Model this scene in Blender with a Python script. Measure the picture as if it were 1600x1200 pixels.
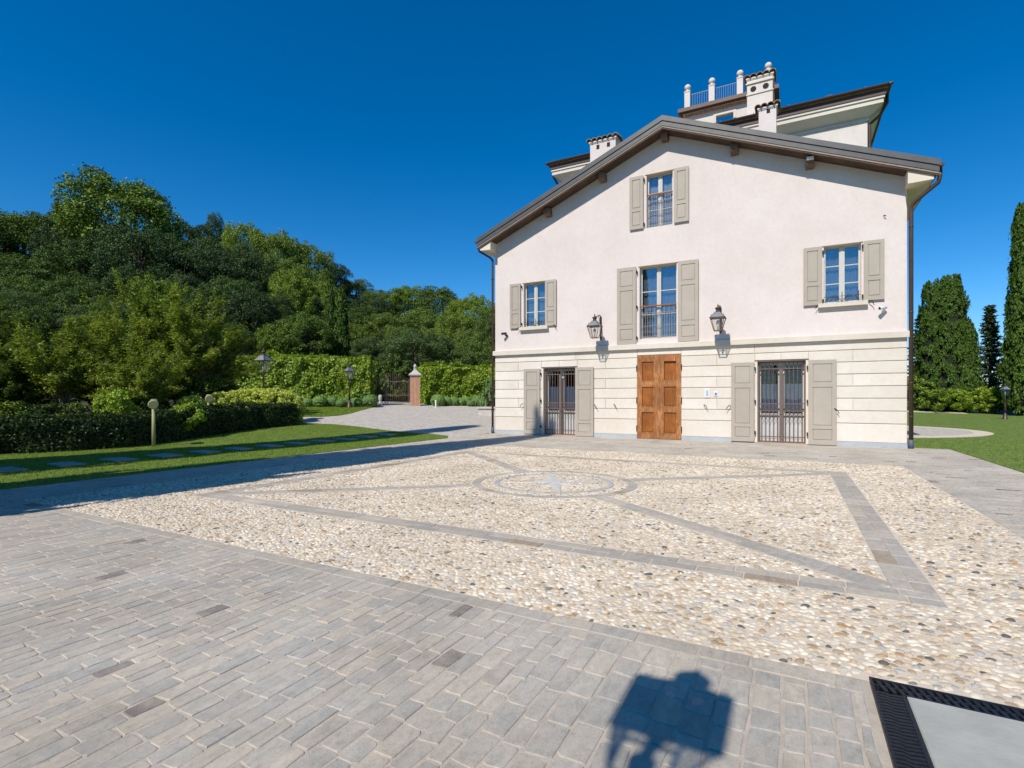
import bpy, bmesh, math, random
import numpy as np
from mathutils import Vector, Matrix
from mathutils.geometry import tessellate_polygon
R = math.radians
rng = np.random.default_rng(7)
random.seed(7)
scene = bpy.context.scene
for o in list(bpy.data.objects):
    bpy.data.objects.remove(o)
C = scene.collection

# ------------------------------------------------------------------ camera, sky, sun, exposure
YAW = math.atan(435 / 810.0)
cam = bpy.data.cameras.new('camera'); cam_o = bpy.data.objects.new('camera', cam); C.objects.link(cam_o)
cam.sensor_width = 36.0; cam.lens = 36.0 * 810 / 1600
cam.shift_y = 22.5 / 1600
cam.clip_start = 0.05; cam.clip_end = 6000
cam_o.location = (0, 0, 1.5); cam_o.rotation_euler = (R(90), 0, YAW)
scene.camera = cam_o

SUN = Vector((0.105, 1.0, -1.03)).normalized()          # direction the light travels
world = bpy.data.worlds.new('World'); scene.world = world; world.use_nodes = True
wn = world.node_tree.nodes; wl = world.node_tree.links
bg = wn['Background']
sky = wn.new('ShaderNodeTexSky'); sky.sky_type = 'NISHITA'; sky.sun_disc = False
sky.sun_elevation = math.asin(-SUN.z)
sky.sun_rotation = math.atan2(-SUN.x, -SUN.y)
sky.altitude = 800; sky.air_density = 1.0; sky.dust_density = 0.0; sky.ozone_density = 6.0
hs = wn.new('ShaderNodeHueSaturation'); hs.inputs['Saturation'].default_value = 1.33; hs.inputs['Value'].default_value = 1.28; hs.inputs['Hue'].default_value = 0.4995
wl.new(sky.outputs[0], hs.inputs['Color']); wl.new(hs.outputs[0], bg.inputs[0])
bg.inputs[1].default_value = 0.094
sun = bpy.data.lights.new('sun', 'SUN'); sun.energy = 4.3; sun.angle = R(0.53); sun.color = (1.0, 0.955, 0.89)
sun_o = bpy.data.objects.new('sun', sun); C.objects.link(sun_o); sun_o.location = (-20, -60, 60)
sun_o.rotation_euler = SUN.to_track_quat('-Z', 'Y').to_euler()
vs = scene.view_settings
vs.view_transform = 'Standard'; vs.look = 'None'; vs.exposure = 0.15; vs.gamma = 1.0; vs.use_curve_mapping = False

# ------------------------------------------------------------------ helpers
def tag(o, label=None, cat=None, group=None, kind=None):
    if label: o['label'] = label
    if cat: o['category'] = cat
    if group: o['group'] = group
    if kind: o['kind'] = kind
    return o
def empty(name, loc=(0, 0, 0), rz=0.0, parent=None):
    o = bpy.data.objects.new(name, None); C.objects.link(o)
    o.location = loc; o.rotation_euler = (0, 0, rz); o.empty_display_size = 0.2
    if parent: o.parent = parent
    return o
def link(name, me, parent=None, loc=None):
    o = bpy.data.objects.new(name, me); C.objects.link(o)
    if parent: o.parent = parent
    if loc is not None: o.location = loc
    return o
def copy_tree(o, parent=None):
    c = o.copy(); C.objects.link(c); c.parent = parent
    for ch in list(o.children):
        copy_tree(ch, c)
    return c

class MB:
    def __init__(s): s.v = []; s.f = []
    def add(s, vs, fs):
        b = len(s.v); s.v += [tuple(p) for p in vs]; s.f += [tuple(i + b for i in f) for f in fs]; return s
    def box(s, x0, x1, y0, y1, z0, z1):
        return s.add([(x0, y0, z0), (x1, y0, z0), (x1, y1, z0), (x0, y1, z0), (x0, y0, z1), (x1, y0, z1), (x1, y1, z1), (x0, y1, z1)],
                     [(3, 2, 1, 0), (4, 5, 6, 7), (0, 1, 5, 4), (1, 2, 6, 5), (2, 3, 7, 6), (3, 0, 4, 7)])
    def cbox(s, x0, x1, y0, y1, z0, z1, c):
        """box whose front (low y) face has chamfered edges"""
        vs = [(x0, y1, z0), (x1, y1, z0), (x1, y1, z1), (x0, y1, z1), (x0, y0 + c, z0), (x1, y0 + c, z0), (x1, y0 + c, z1), (x0, y0 + c, z1),
              (x0 + c, y0, z0 + c), (x1 - c, y0, z0 + c), (x1 - c, y0, z1 - c), (x0 + c, y0, z1 - c)]
        fs = [(0, 3, 2, 1)]
        for i in range(4):
            j = (i + 1) % 4
            fs += [(i, j, 4 + j, 4 + i), (4 + i, 4 + j, 8 + j, 8 + i)]
        fs.append((8, 9, 10, 11))
        return s.add(vs, fs)
    def prism(s, poly, axis, a, b):
        """poly: 2-D outline; axis 'y': (x,z) swept a..b along y; 'x': (y,z); 'z': (x,y)"""
        n = len(poly)
        def P(p, t): return {'y': (p[0], t, p[1]), 'x': (t, p[0], p[1]), 'z': (p[0], p[1], t)}[axis]
        return s.add([P(p, a) for p in poly] + [P(p, b) for p in poly],
                     [tuple(range(n))[::-1], tuple(range(n, 2 * n))] + [(i, (i + 1) % n, n + (i + 1) % n, n + i) for i in range(n)])
    def tube(s, pts, rad, n=8, cap=True):
        pts = [Vector(p) for p in pts]
        if not isinstance(rad, (list, tuple)): rad = [rad] * len(pts)
        vs = []; fs = []; up = Vector((0, 0, 1))
        prev = None
        for i, p in enumerate(pts):
            d = (pts[min(i + 1, len(pts) - 1)] - pts[max(i - 1, 0)])
            d = d.normalized() if d.length > 1e-9 else up
            if prev is None:
                a = d.cross(up) if abs(d.z) < 0.95 else d.cross(Vector((1, 0, 0)))
            else:
                a = prev - d * prev.dot(d)
            a.normalize(); prev = a; b = d.cross(a)
            for k in range(n):
                t = 2 * math.pi * k / n
                vs.append(p + (a * math.cos(t) + b * math.sin(t)) * rad[i])
        for i in range(len(pts) - 1):
            for k in range(n):
                q = (k + 1) % n
                fs.append((i * n + k, i * n + q, (i + 1) * n + q, (i + 1) * n + k))
        if cap:
            fs.append(tuple(range(n))[::-1]); fs.append(tuple(range((len(pts) - 1) * n, len(pts) * n)))
        return s.add(vs, fs)
    def lathe(s, prof, c=(0, 0, 0), n=16, rot=0.0):
        vs = []; fs = []
        for r, z in prof:
            for k in range(n):
                t = 2 * math.pi * k / n + rot
                vs.append((c[0] + r * math.cos(t), c[1] + r * math.sin(t), c[2] + z))
        m = len(prof)
        for i in range(m - 1):
            for k in range(n):
                q = (k + 1) % n
                fs.append((i * n + k, i * n + q, (i + 1) * n + q, (i + 1) * n + k))
        fs.append(tuple(range(n))[::-1]); fs.append(tuple(range((m - 1) * n, m * n)))
        return s.add(vs, fs)
    def mesh(s, name, mat, smooth=False):
        me = bpy.data.meshes.new(name); me.from_pydata(s.v, [], s.f); me.materials.append(mat)
        if smooth:
            me.polygons.foreach_set('use_smooth', [True] * len(me.polygons))
        me.update(); return me
    def build(s, name, mat, parent=None, smooth=False, loc=None):
        return link(name, s.mesh(name, mat, smooth), parent, loc)

def np_mesh(name, V, F, mat, smooth=False):
    """V (n,3), F (m,k) arrays -> mesh"""
    me = bpy.data.meshes.new(name)
    V = np.ascontiguousarray(V, dtype=np.float32); F = np.ascontiguousarray(F, dtype=np.int32)
    m, k = F.shape
    me.vertices.add(len(V)); me.vertices.foreach_set('co', V.ravel())
    me.loops.add(m * k); me.loops.foreach_set('vertex_index', F.ravel())
    me.polygons.add(m); me.polygons.foreach_set('loop_start', np.arange(0, m * k, k, dtype=np.int32))
    if smooth: me.polygons.foreach_set('use_smooth', np.ones(m, dtype=bool))
    me.materials.append(mat); me.update(calc_edges=True); return me

# ------------------------------------------------------------------ terrain
def softp(x, k=3.0): return np.logaddexp(0, x / k) * k
def T(x, y):
    x = np.asarray(x, float); y = np.asarray(y, float)
    t = np.clip((-0.75 * x + 0.5 * y - 17.5) / 14.5, 0, 1)
    z = 1.08 * (t * t * (3 - 2 * t) * 0.4 + t * 0.6)
    z = z + 26 * (1 - np.exp(-0.28 * np.maximum(softp(-0.85 * x + 0.3 * y - 38) - 0.02, 0) / 26))
    w = np.clip((-x - 2) / 15, 0, 1)
    z = z + w * 14 * (1 - np.exp(-0.16 * np.maximum(softp(-0.5 * x + 0.87 * y - 48) - 0.02, 0) / 14))
    return z
def Tz(x, y): return float(T(x, y))
FW = (-math.sin(YAW), math.cos(YAW)); RT = (math.cos(YAW), math.sin(YAW))
def at(px, d):
    """plan position seen in photo column px at depth d"""
    k = (px - 800) / 810.0
    return ((FW[0] + RT[0] * k) * d, (FW[1] + RT[1] * k) * d)
def ztop(py, d): return 1.5 + (622.5 - py) / 810.0 * d

# ------------------------------------------------------------------ materials
def new_mat(name):
    m = bpy.data.materials.new(name); m.use_nodes = True
    nt = m.node_tree; p = nt.nodes['Principled BSDF']
    return m, nt, p
def ramp_node(nt, stops, const=False):
    r = nt.nodes.new('ShaderNodeValToRGB'); cr = r.color_ramp
    if const: cr.interpolation = 'CONSTANT'
    while len(cr.elements) < len(stops): cr.elements.new(0.5)
    for e, (pos, col) in zip(cr.elements, stops):
        e.position = pos; e.color = (*col, 1)
    return r
def noise_node(nt, scale, detail=4, rough=0.6, vec=None):
    n = nt.nodes.new('ShaderNodeTexNoise'); n.inputs['Scale'].default_value = scale
    n.inputs['Detail'].default_value = detail; n.inputs['Roughness'].default_value = rough
    if vec is None:
        g = nt.nodes.new('ShaderNodeNewGeometry'); vec = g.outputs['Position']
    nt.links.new(vec, n.inputs['Vector']); return n
def bump_to(nt, p, height, strength, dist):
    b = nt.nodes.new('ShaderNodeBump'); b.inputs['Strength'].default_value = strength; b.inputs['Distance'].default_value = dist
    nt.links.new(height, b.inputs['Height']); nt.links.new(b.outputs[0], p.inputs['Normal']); return b
def mixrgb(nt, a, b, fac, mode='MIX'):
    m = nt.nodes.new('ShaderNodeMix'); m.data_type = 'RGBA'; m.blend_type = mode
    for sock, v in ((m.inputs['Factor'], fac), (m.inputs['A'], a), (m.inputs['B'], b)):
        if hasattr(v, 'is_linked'): nt.links.new(v, sock)
        elif isinstance(v, (int, float)): sock.default_value = v
        else: sock.default_value = (*v, 1)
    # RGBA sockets share names with float ones: pick the colour pair
    return m
def cmix(nt, a, b, fac, mode='MIX'):
    m = nt.nodes.new('ShaderNodeMixRGB'); m.blend_type = mode
    for sock, v in ((m.inputs[0], fac), (m.inputs[1], a), (m.inputs[2], b)):
        if hasattr(v, 'is_linked'): nt.links.new(v, sock)
        elif isinstance(v, (int, float)): sock.default_value = v
        else: sock.default_value = (*v, 1)
    return m.outputs[0]
def plain(name, col, rough=0.7, var=0.12, scale=6.0, bump=0.0, bscale=60.0, metal=0.0, spec=0.3):
    m, nt, p = new_mat(name)
    n = noise_node(nt, scale, 5, 0.65)
    a = tuple(c * (1 - var) for c in col); b = tuple(min(c * (1 + var), 1) for c in col)
    r = ramp_node(nt, [(0.3, a), (0.7, b)]); nt.links.new(n.outputs['Fac'], r.inputs[0]); nt.links.new(r.outputs[0], p.inputs['Base Color'])
    p.inputs['Roughness'].default_value = rough; p.inputs['Metallic'].default_value = metal
    p.inputs['Specular IOR Level'].default_value = spec
    if bump > 0:
        n2 = noise_node(nt, bscale, 4, 0.6); bump_to(nt, p, n2.outputs['Fac'], bump, 0.01)
    return m
def stone_mat(name, stops, island, rough=0.75, nscale=14.0, namp=0.40, bump=0.35, streak=False):
    """one colour per stone, picked by object or by mesh island, with grain on top"""
    m, nt, p = new_mat(name)
    if island:
        src = nt.nodes.new('ShaderNodeNewGeometry').outputs['Random Per Island']
    else:
        src = nt.nodes.new('ShaderNodeObjectInfo').outputs['Random']
    r = ramp_node(nt, stops, True); nt.links.new(src, r.inputs[0])
    vec = None
    if streak:
        g = nt.nodes.new('ShaderNodeNewGeometry'); mp = nt.nodes.new('ShaderNodeMapping'); mp.inputs['Scale'].default_value = (2.2, 0.9, 1)
        nt.links.new(g.outputs['Position'], mp.inputs['Vector']); vec = mp.outputs[0]
    n = noise_node(nt, nscale, 6, 0.7, vec)
    rr = ramp_node(nt, [(0.25, (1 - namp,) * 3), (0.75, (1 + namp * 0.6,) * 3)]); nt.links.new(n.outputs['Fac'], rr.inputs[0])
    col = cmix(nt, r.outputs[0], rr.outputs[0], 1.0, 'MULTIPLY')
    big = noise_node(nt, 0.9, 3, 0.5)
    r3 = ramp_node(nt, [(0.35, (0.86, 0.84, 0.80)), (0.65, (1.08, 1.07, 1.05))]); nt.links.new(big.outputs['Fac'], r3.inputs[0])
    col = cmix(nt, col, r3.outputs[0], 1.0, 'MULTIPLY')
    if streak:
        sm = noise_node(nt, 5.5, 7, 0.72); rs = ramp_node(nt, [(0.46, (0, 0, 0)), (0.68, (0.62, 0.62, 0.62))]); nt.links.new(sm.outputs['Fac'], rs.inputs[0])
        col = cmix(nt, col, (0.50, 0.42, 0.325), rs.outputs[0])
        sd = noise_node(nt, 26, 6, 0.8); rd = ramp_node(nt, [(0.30, (0.62, 0.62, 0.63)), (0.46, (1, 1, 1))]); nt.links.new(sd.outputs['Fac'], rd.inputs[0])
        col = cmix(nt, col, rd.outputs[0], 0.8, 'MULTIPLY')
    nt.links.new(col, p.inputs['Base Color'])
    p.inputs['Roughness'].default_value = rough; p.inputs['Specular IOR Level'].default_value = 0.3
    n2 = noise_node(nt, 30 if streak else 55, 7, 0.72, vec); bump_to(nt, p, n2.outputs['Fac'], bump, 0.006)
    return m
def leaf_mat(name, cols, trans=0.3, gloss=0.05, objvar=0.25):
    m, nt, p = new_mat(name); nt.nodes.remove(p)
    out = nt.nodes['Material Output']
    g = nt.nodes.new('ShaderNodeNewGeometry'); oi = nt.nodes.new('ShaderNodeObjectInfo')
    k = len(cols)
    r = ramp_node(nt, [(i / max(k - 1, 1), c) for i, c in enumerate(cols)]); nt.links.new(g.outputs['Random Per Island'], r.inputs[0])
    r2 = ramp_node(nt, [(0.0, (1 - objvar, 1 - objvar, 1 - objvar * 0.6)), (0.5, (1, 1, 1)), (1.0, (1 + objvar * 1.3, 1 + objvar, 1 - objvar * 0.5))])
    nt.links.new(oi.outputs['Random'], r2.inputs[0])
    col = cmix(nt, r.outputs[0], r2.outputs[0], 1.0, 'MULTIPLY')
    d = nt.nodes.new('ShaderNodeBsdfDiffuse'); t = nt.nodes.new('ShaderNodeBsdfTranslucent'); gl = nt.nodes.new('ShaderNodeBsdfGlossy')
    gl.inputs['Roughness'].default_value = 0.5; gl.inputs['Color'].default_value = (0.9, 0.95, 0.9, 1)
    tc = cmix(nt, col, (1.15, 1.25, 0.55), 1.0, 'MULTIPLY')
    nt.links.new(col, d.inputs[0]); nt.links.new(tc, t.inputs[0])
    m1 = nt.nodes.new('ShaderNodeMixShader'); m1.inputs[0].default_value = trans
    nt.links.new(d.outputs[0], m1.inputs[1]); nt.links.new(t.outputs[0], m1.inputs[2])
    m2 = nt.nodes.new('ShaderNodeMixShader'); m2.inputs[0].default_value = gloss
    nt.links.new(m1.outputs[0], m2.inputs[1]); nt.links.new(gl.outputs[0], m2.inputs[2])
    nt.links.new(m2.outputs[0], out.inputs[0]); return m
def stucco(name, col, stain, bump=0.25):
    m, nt, p = new_mat(name)
    n = noise_node(nt, 0.7, 6, 0.65); r = ramp_node(nt, [(0.35, stain), (0.62, col)]); nt.links.new(n.outputs['Fac'], r.inputs[0])
    g = nt.nodes.new('ShaderNodeNewGeometry'); mp = nt.nodes.new('ShaderNodeMapping'); mp.inputs['Scale'].default_value = (3.0, 3.0, 0.35)
    nt.links.new(g.outputs['Position'], mp.inputs['Vector'])
    n3 = noise_node(nt, 1.6, 4, 0.6, mp.outputs[0]); r3 = ramp_node(nt, [(0.3, (0.985, 0.982, 0.978)), (0.6, (1, 1, 1))]); nt.links.new(n3.outputs['Fac'], r3.inputs[0])
    n4 = noise_node(nt, 9.0, 5, 0.7); r4 = ramp_node(nt, [(0.3, (0.955, 0.948, 0.94)), (0.7, (1.025, 1.025, 1.025))]); nt.links.new(n4.outputs['Fac'], r4.inputs[0])
    c = cmix(nt, r.outputs[0], r3.outputs[0], 1.0, 'MULTIPLY'); c = cmix(nt, c, r4.outputs[0], 1.0, 'MULTIPLY')
    nt.links.new(c, p.inputs['Base Color'])
    p.inputs['Roughness'].default_value = 0.9; p.inputs['Specular IOR Level'].default_value = 0.15
    n2 = noise_node(nt, 45, 6, 0.7); bump_to(nt, p, n2.outputs['Fac'], bump, 0.008); return m
def glass_mat(name, refl=0.2, tint=(0.75, 0.82, 0.9)):
    m, nt, p = new_mat(name); nt.nodes.remove(p); out = nt.nodes['Material Output']
    t = nt.nodes.new('ShaderNodeBsdfTransparent'); t.inputs[0].default_value = (*tint, 1)
    g = nt.nodes.new('ShaderNodeBsdfGlossy'); g.inputs['Roughness'].default_value = 0.015
    n = noise_node(nt, 1.3, 2, 0.5); b = nt.nodes.new('ShaderNodeBump'); b.inputs['Strength'].default_value = 0.04; b.inputs['Distance'].default_value = 0.03
    nt.links.new(n.outputs['Fac'], b.inputs['Height']); nt.links.new(b.outputs[0], g.inputs['Normal'])
    lw = nt.nodes.new('ShaderNodeLayerWeight'); fr = nt.nodes.new('ShaderNodeMath'); fr.operation = 'POWER'; fr.inputs[1].default_value = 4.0; nt.links.new(lw.outputs['Facing'], fr.inputs[0])
    ad = nt.nodes.new('ShaderNodeMath'); ad.operation = 'ADD'; ad.inputs[1].default_value = refl; ad.use_clamp = True
    nt.links.new(fr.outputs[0], ad.inputs[0])
    mx = nt.nodes.new('ShaderNodeMixShader'); nt.links.new(ad.outputs[0], mx.inputs[0])
    nt.links.new(t.outputs[0], mx.inputs[1]); nt.links.new(g.outputs[0], mx.inputs[2]); nt.links.new(mx.outputs[0], out.inputs[0]); return m
def wood_mat(name, c1, c2, c3, axis_scale=(9, 9, 0.9), rough=0.6):
    m, nt, p = new_mat(name)
    g = nt.nodes.new('ShaderNodeNewGeometry'); mp = nt.nodes.new('ShaderNodeMapping'); mp.inputs['Scale'].default_value = axis_scale
    nt.links.new(g.outputs['Position'], mp.inputs['Vector'])
    n = noise_node(nt, 3.2, 7, 0.7, mp.outputs[0]); r = ramp_node(nt, [(0.25, c1), (0.5, c2), (0.78, c3)]); nt.links.new(n.outputs['Fac'], r.inputs[0])
    w = noise_node(nt, 2.1, 5, 0.6); r2 = ramp_node(nt, [(0.3, (.8, .76, .72)), (0.5, (1, 1, 1)), (0.72, (1.5, 1.42, 1.3))]); nt.links.new(w.outputs['Fac'], r2.inputs[0])
    c = cmix(nt, r.outputs[0], r2.outputs[0], 1.0, 'MULTIPLY'); nt.links.new(c, p.inputs['Base Color'])
    p.inputs['Roughness'].default_value = rough; p.inputs['Specular IOR Level'].default_value = 0.25
    bump_to(nt, p, n.outputs['Fac'], 0.3, 0.004); return m

M = {}
M['wall_up'] = stucco('stucco_pink_white', (0.735, 0.645, 0.592), (0.685, 0.592, 0.532))
def per_object_tone(m, amp):
    nt = m.node_tree; p = nt.nodes['Principled BSDF']; src = p.inputs['Base Color'].links[0].from_socket
    oi = nt.nodes.new('ShaderNodeObjectInfo'); r = ramp_node(nt, [(0, (1 - amp, 1 - amp * 1.1, 1 - amp * 1.4)), (1, (1 + amp * .5,) * 3)]); nt.links.new(oi.outputs['Random'], r.inputs[0])
    nt.links.new(cmix(nt, src, r.outputs[0], 1.0, 'MULTIPLY'), p.inputs['Base Color']); return m
M['wall_low'] = stucco('stucco_cream_blocks', (0.77, 0.70, 0.61), (0.70, 0.62, 0.52), 0.35)
per_object_tone(M['wall_low'], .07)
M['trim'] = stucco('stucco_string_course', (0.70, 0.63, 0.53), (0.63, 0.55, 0.45))
M['reveal'] = stucco('stucco_reveal', (0.76, 0.67, 0.55), (0.70, 0.60, 0.47))
M['plinth'] = plain('plinth_grey', (0.42, 0.44, 0.45), 0.85, 0.1, 5, 0.2)
M['villa'] = stucco('stucco_villa', (0.74, 0.67, 0.60), (0.66, 0.59, 0.52))
M['cornice'] = stucco('stucco_cornice', (0.72, 0.66, 0.56), (0.64, 0.57, 0.47))
M['shutter'] = plain('shutter_paint', (0.43, 0.37, 0.30), 0.55, 0.05, 3, 0.05, 90)
M['sash'] = plain('sash_paint', (0.56, 0.53, 0.47), 0.5, 0.05)
M['metal_roof'] = plain('roof_sheet_grey', (0.105, 0.10, 0.094), 0.45, 0.12, 3, 0.0, metal=0.35)
M['brown_metal'] = plain('brown_metal', (0.095, 0.058, 0.045), 0.42, 0.12, 4, metal=0.2)
M['tan_strip'] = plain('tan_wood_strip', (0.34, 0.26, 0.19), 0.6, 0.15, 8)
M['soffit'] = wood_mat('brown_boards', (0.055, 0.035, 0.025), (0.085, 0.053, 0.037), (0.12, 0.075, 0.05), (4, 14, 4))
M['purlin'] = wood_mat('purlin_wood', (0.09, 0.06, 0.045), (0.15, 0.095, 0.07), (0.22, 0.15, 0.11), (9, 0.9, 9))
M['grille'] = plain('grille_brown', (0.165, 0.115, 0.09), 0.5, 0.15, 10)
M['iron'] = plain('iron_dark', (0.028, 0.027, 0.028), 0.5, 0.2, 20)
M['lampiron'] = plain('lamp_bronze', (0.085, 0.062, 0.045), 0.45, 0.25, 15, metal=0.5)
M['rail'] = plain('railing_grey', (0.25, 0.24, 0.24), 0.5, 0.1)
M['handrail'] = wood_mat('handrail_wood', (0.18, 0.07, 0.03), (0.28, 0.11, 0.05), (0.36, 0.16, 0.08))
M['shutter'] = per_object_tone(M['shutter'], .05)
M['door'] = wood_mat('door_old_wood', (0.135, 0.040, 0.008), (0.26, 0.082, 0.014), (0.37, 0.14, 0.032), (10, 10, 0.8))
M['door_frame'] = wood_mat('door_worn_frame', (0.16, 0.055, 0.016), (0.32, 0.13, 0.042), (0.54, 0.31, 0.155), (8, 8, 1.1))
M['glass'] = glass_mat('window_glass', 0.20, (0.86, 0.90, 0.94))
M['doorglass'] = glass_mat('door_glass', 0.05)
M['lampglass'] = glass_mat('lantern_glass', 0.06, (0.93, 0.93, 0.9))
M['curtain'] = plain('curtain_cloth', (0.20, 0.21, 0.23), 0.95, 0.1, 3)
M['curtain_white'] = plain('curtain_white', (0.55, 0.53, 0.50), 0.95, 0.08, 3)
M['dark_room'] = plain('room_dark', (0.03, 0.028, 0.027), 0.9)
M['white'] = plain('white_plastic', (0.75, 0.75, 0.74), 0.4, 0.04)
M['blue_panel'] = plain('keypad_blue', (0.10, 0.20, 0.42), 0.4, 0.05)
M['clay'] = stone_mat('clay_tile', [(0, (0.30, 0.19, 0.10)), (0.3, (0.38, 0.25, 0.12)), (0.6, (0.26, 0.18, 0.12)), (0.8, (0.42, 0.31, 0.17))], False, 0.85, 12, 0.4)
M['brick'] = None
pav = [(0, (0.335, 0.325, 0.305)), (0.13, (0.28, 0.285, 0.285)), (0.27, (0.375, 0.35, 0.315)), (0.40, (0.31, 0.31, 0.305)), (0.52, (0.345, 0.345, 0.335)),
       (0.64, (0.30, 0.285, 0.265)), (0.75, (0.265, 0.275, 0.28)), (0.86, (0.39, 0.365, 0.33)), (0.982, (0.27, 0.232, 0.20)), (0.9935, (0.12, 0.095, 0.085))]
pav = [(p_, tuple((.62 * c_[k_] + .38 * .315) * f_ for k_, f_ in enumerate((1.49, 1.36, 1.165)))) if p_ < .94 else (p_, c_) for p_, c_ in pav]
M['paver'] = stone_mat('paver_stone', pav, False, 0.8, 9, 0.28, 0.9, True)
M['paver_far'] = stone_mat('paver_stone_mass', pav, True, 0.8, 9, 0.28, 0.9, True)
band = [(0, (0.30, 0.29, 0.275)), (0.25, (0.34, 0.33, 0.31)), (0.5, (0.28, 0.28, 0.275)), (0.75, (0.36, 0.34, 0.31)), (0.95, (0.25, 0.21, 0.17))]
band = [(p_, (c_[0] * 1.48, c_[1] * 1.36, c_[2] * 1.19)) for p_, c_ in band]
M['band'] = stone_mat('border_stone', band, False, 0.72, 9, 0.25, 0.4, True)
peb = [(0, (0.66, 0.60, 0.51)), (0.20, (0.55, 0.465, 0.36)), (0.34, (0.71, 0.67, 0.60)), (0.50, (0.60, 0.53, 0.43)), (0.62, (0.46, 0.375, 0.285)),
       (0.72, (0.69, 0.62, 0.52)), (0.80, (0.48, 0.47, 0.45)), (0.87, (0.38, 0.30, 0.21)), (0.92, (0.40, 0.42, 0.45)), (0.95, (0.44, 0.29, 0.16)), (0.965, (0.12, 0.125, 0.12)), (0.985, (0.22, 0.22, 0.20))]
peb = [(p_, (min(c_[0] * 1.02, .73), c_[1] * .965, c_[2] * .865)) for p_, c_ in peb]
M['pebble'] = stone_mat('river_pebble', peb, False, 0.6, 20, 0.2, 0.15)
M['pebble_far'] = stone_mat('river_pebble_mass', peb, True, 0.6, 20, 0.2, 0.15)
M['mortar'] = plain('sandy_mortar', (0.47, 0.40, 0.31), 0.95, 0.14, 7, 0.5, 120)
M['mortar_light'] = plain('pebble_mortar', (0.64, 0.535, 0.405), 0.95, 0.1, 7, 0.5, 120)
M['gravel'] = None
M['lawn'] = plain('lawn_soil', (0.13, 0.18, 0.032), 0.95, 0.35, 3, 0.6, 60)
M['ground'] = plain('ground_cover', (0.035, 0.045, 0.015), 0.95, 0.4, 0.6, 0.5, 10)
M['soil'] = plain('bed_soil', (0.11, 0.065, 0.04), 0.95, 0.3, 4, 0.6, 40)
M['grass'] = leaf_mat('grass_blade', [(0.14, 0.215, 0.022), (0.21, 0.29, 0.034), (0.29, 0.36, 0.055)], 0.3, 0.012, 0.0)
M['slab'] = plain('pale_slab', (0.40, 0.385, 0.33), 0.6, 0.13, 3.5, 0.25, 40)
M['step'] = plain('stepping_slab', (0.34, 0.32, 0.285), 0.8, 0.15, 5, 0.2)
M['drain'] = plain('drain_black', (0.022, 0.023, 0.027), 0.38, 0.2, 30, 0.15, 60, 0.3)
M['bark'] = plain('bark', (0.085, 0.065, 0.05), 0.95, 0.3, 6, 0.6, 25)
M['bark_pale'] = plain('bark_pale', (0.24, 0.225, 0.18), 0.9, 0.3, 8, 0.4, 25)
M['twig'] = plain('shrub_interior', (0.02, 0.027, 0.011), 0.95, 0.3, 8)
M['marble'] = plain('white_marble', (0.58, 0.55, 0.50), 0.45, 0.08, 4)
M['marble_grey'] = plain('grey_marble', (0.44, 0.44, 0.44), 0.5, 0.1, 4)
M['stake'] = plain('stake_olive_paint', (0.30, 0.30, 0.13), 0.5, 0.12, 8)
M['stonecap'] = plain('cap_stone', (0.50, 0.46, 0.42), 0.85, 0.15, 6, 0.3)
M['bulb'] = plain('bulb_white', (0.75, 0.72, 0.66), 0.4, 0.03)

def gravel_mat():
    m, nt, p = new_mat('drive_gravel')
    v = nt.nodes.new('ShaderNodeTexVoronoi'); v.inputs['Scale'].default_value = 28
    g = nt.nodes.new('ShaderNodeNewGeometry'); nt.links.new(g.outputs['Position'], v.inputs['Vector'])
    r = ramp_node(nt, [(0, (0.42, 0.37, 0.31)), (0.35, (0.56, 0.50, 0.43)), (0.6, (0.50, 0.455, 0.40)), (0.85, (0.64, 0.585, 0.51))])
    sx = nt.nodes.new('ShaderNodeSeparateColor'); nt.links.new(v.outputs['Color'], sx.inputs[0]); nt.links.new(sx.outputs[0], r.inputs[0])
    n = noise_node(nt, 3.5, 9, 0.85); r2 = ramp_node(nt, [(0.34, (0.70, 0.68, 0.66)), (0.5, (1.0, .99, .97)), (0.66, (1.22, 1.21, 1.19))]); nt.links.new(n.outputs['Fac'], r2.inputs[0])
    c = cmix(nt, r.outputs[0], r2.outputs[0], 1.0, 'MULTIPLY'); nt.links.new(c, p.inputs['Base Color'])
    p.inputs['Roughness'].default_value = 0.95; p.inputs['Specular IOR Level'].default_value = 0.15
    bump_to(nt, p, v.outputs['Distance'], 0.9, 0.03); return m
M['gravel'] = gravel_mat()
def brick_mat():
    m, nt, p = new_mat('pillar_brick')
    b = nt.nodes.new('ShaderNodeTexBrick'); b.inputs['Scale'].default_value = 4.0
    b.inputs['Color1'].default_value = (0.42, 0.20, 0.12, 1); b.inputs['Color2'].default_value = (0.52, 0.28, 0.17, 1); b.inputs['Mortar'].default_value = (0.5, 0.42, 0.34, 1)
    tc = nt.nodes.new('ShaderNodeTexCoord'); nt.links.new(tc.outputs['Object'], b.inputs['Vector'])
    n = noise_node(nt, 3, 5, 0.6); r = ramp_node(nt, [(0.3, (0.8, 0.8, 0.8)), (0.7, (1.15, 1.15, 1.15))]); nt.links.new(n.outputs['Fac'], r.inputs[0])
    c = cmix(nt, b.outputs[0], r.outputs[0], 1.0, 'MULTIPLY'); nt.links.new(c, p.inputs['Base Color']); p.inputs['Roughness'].default_value = 0.9
    return m
M['brick'] = brick_mat()

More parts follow.
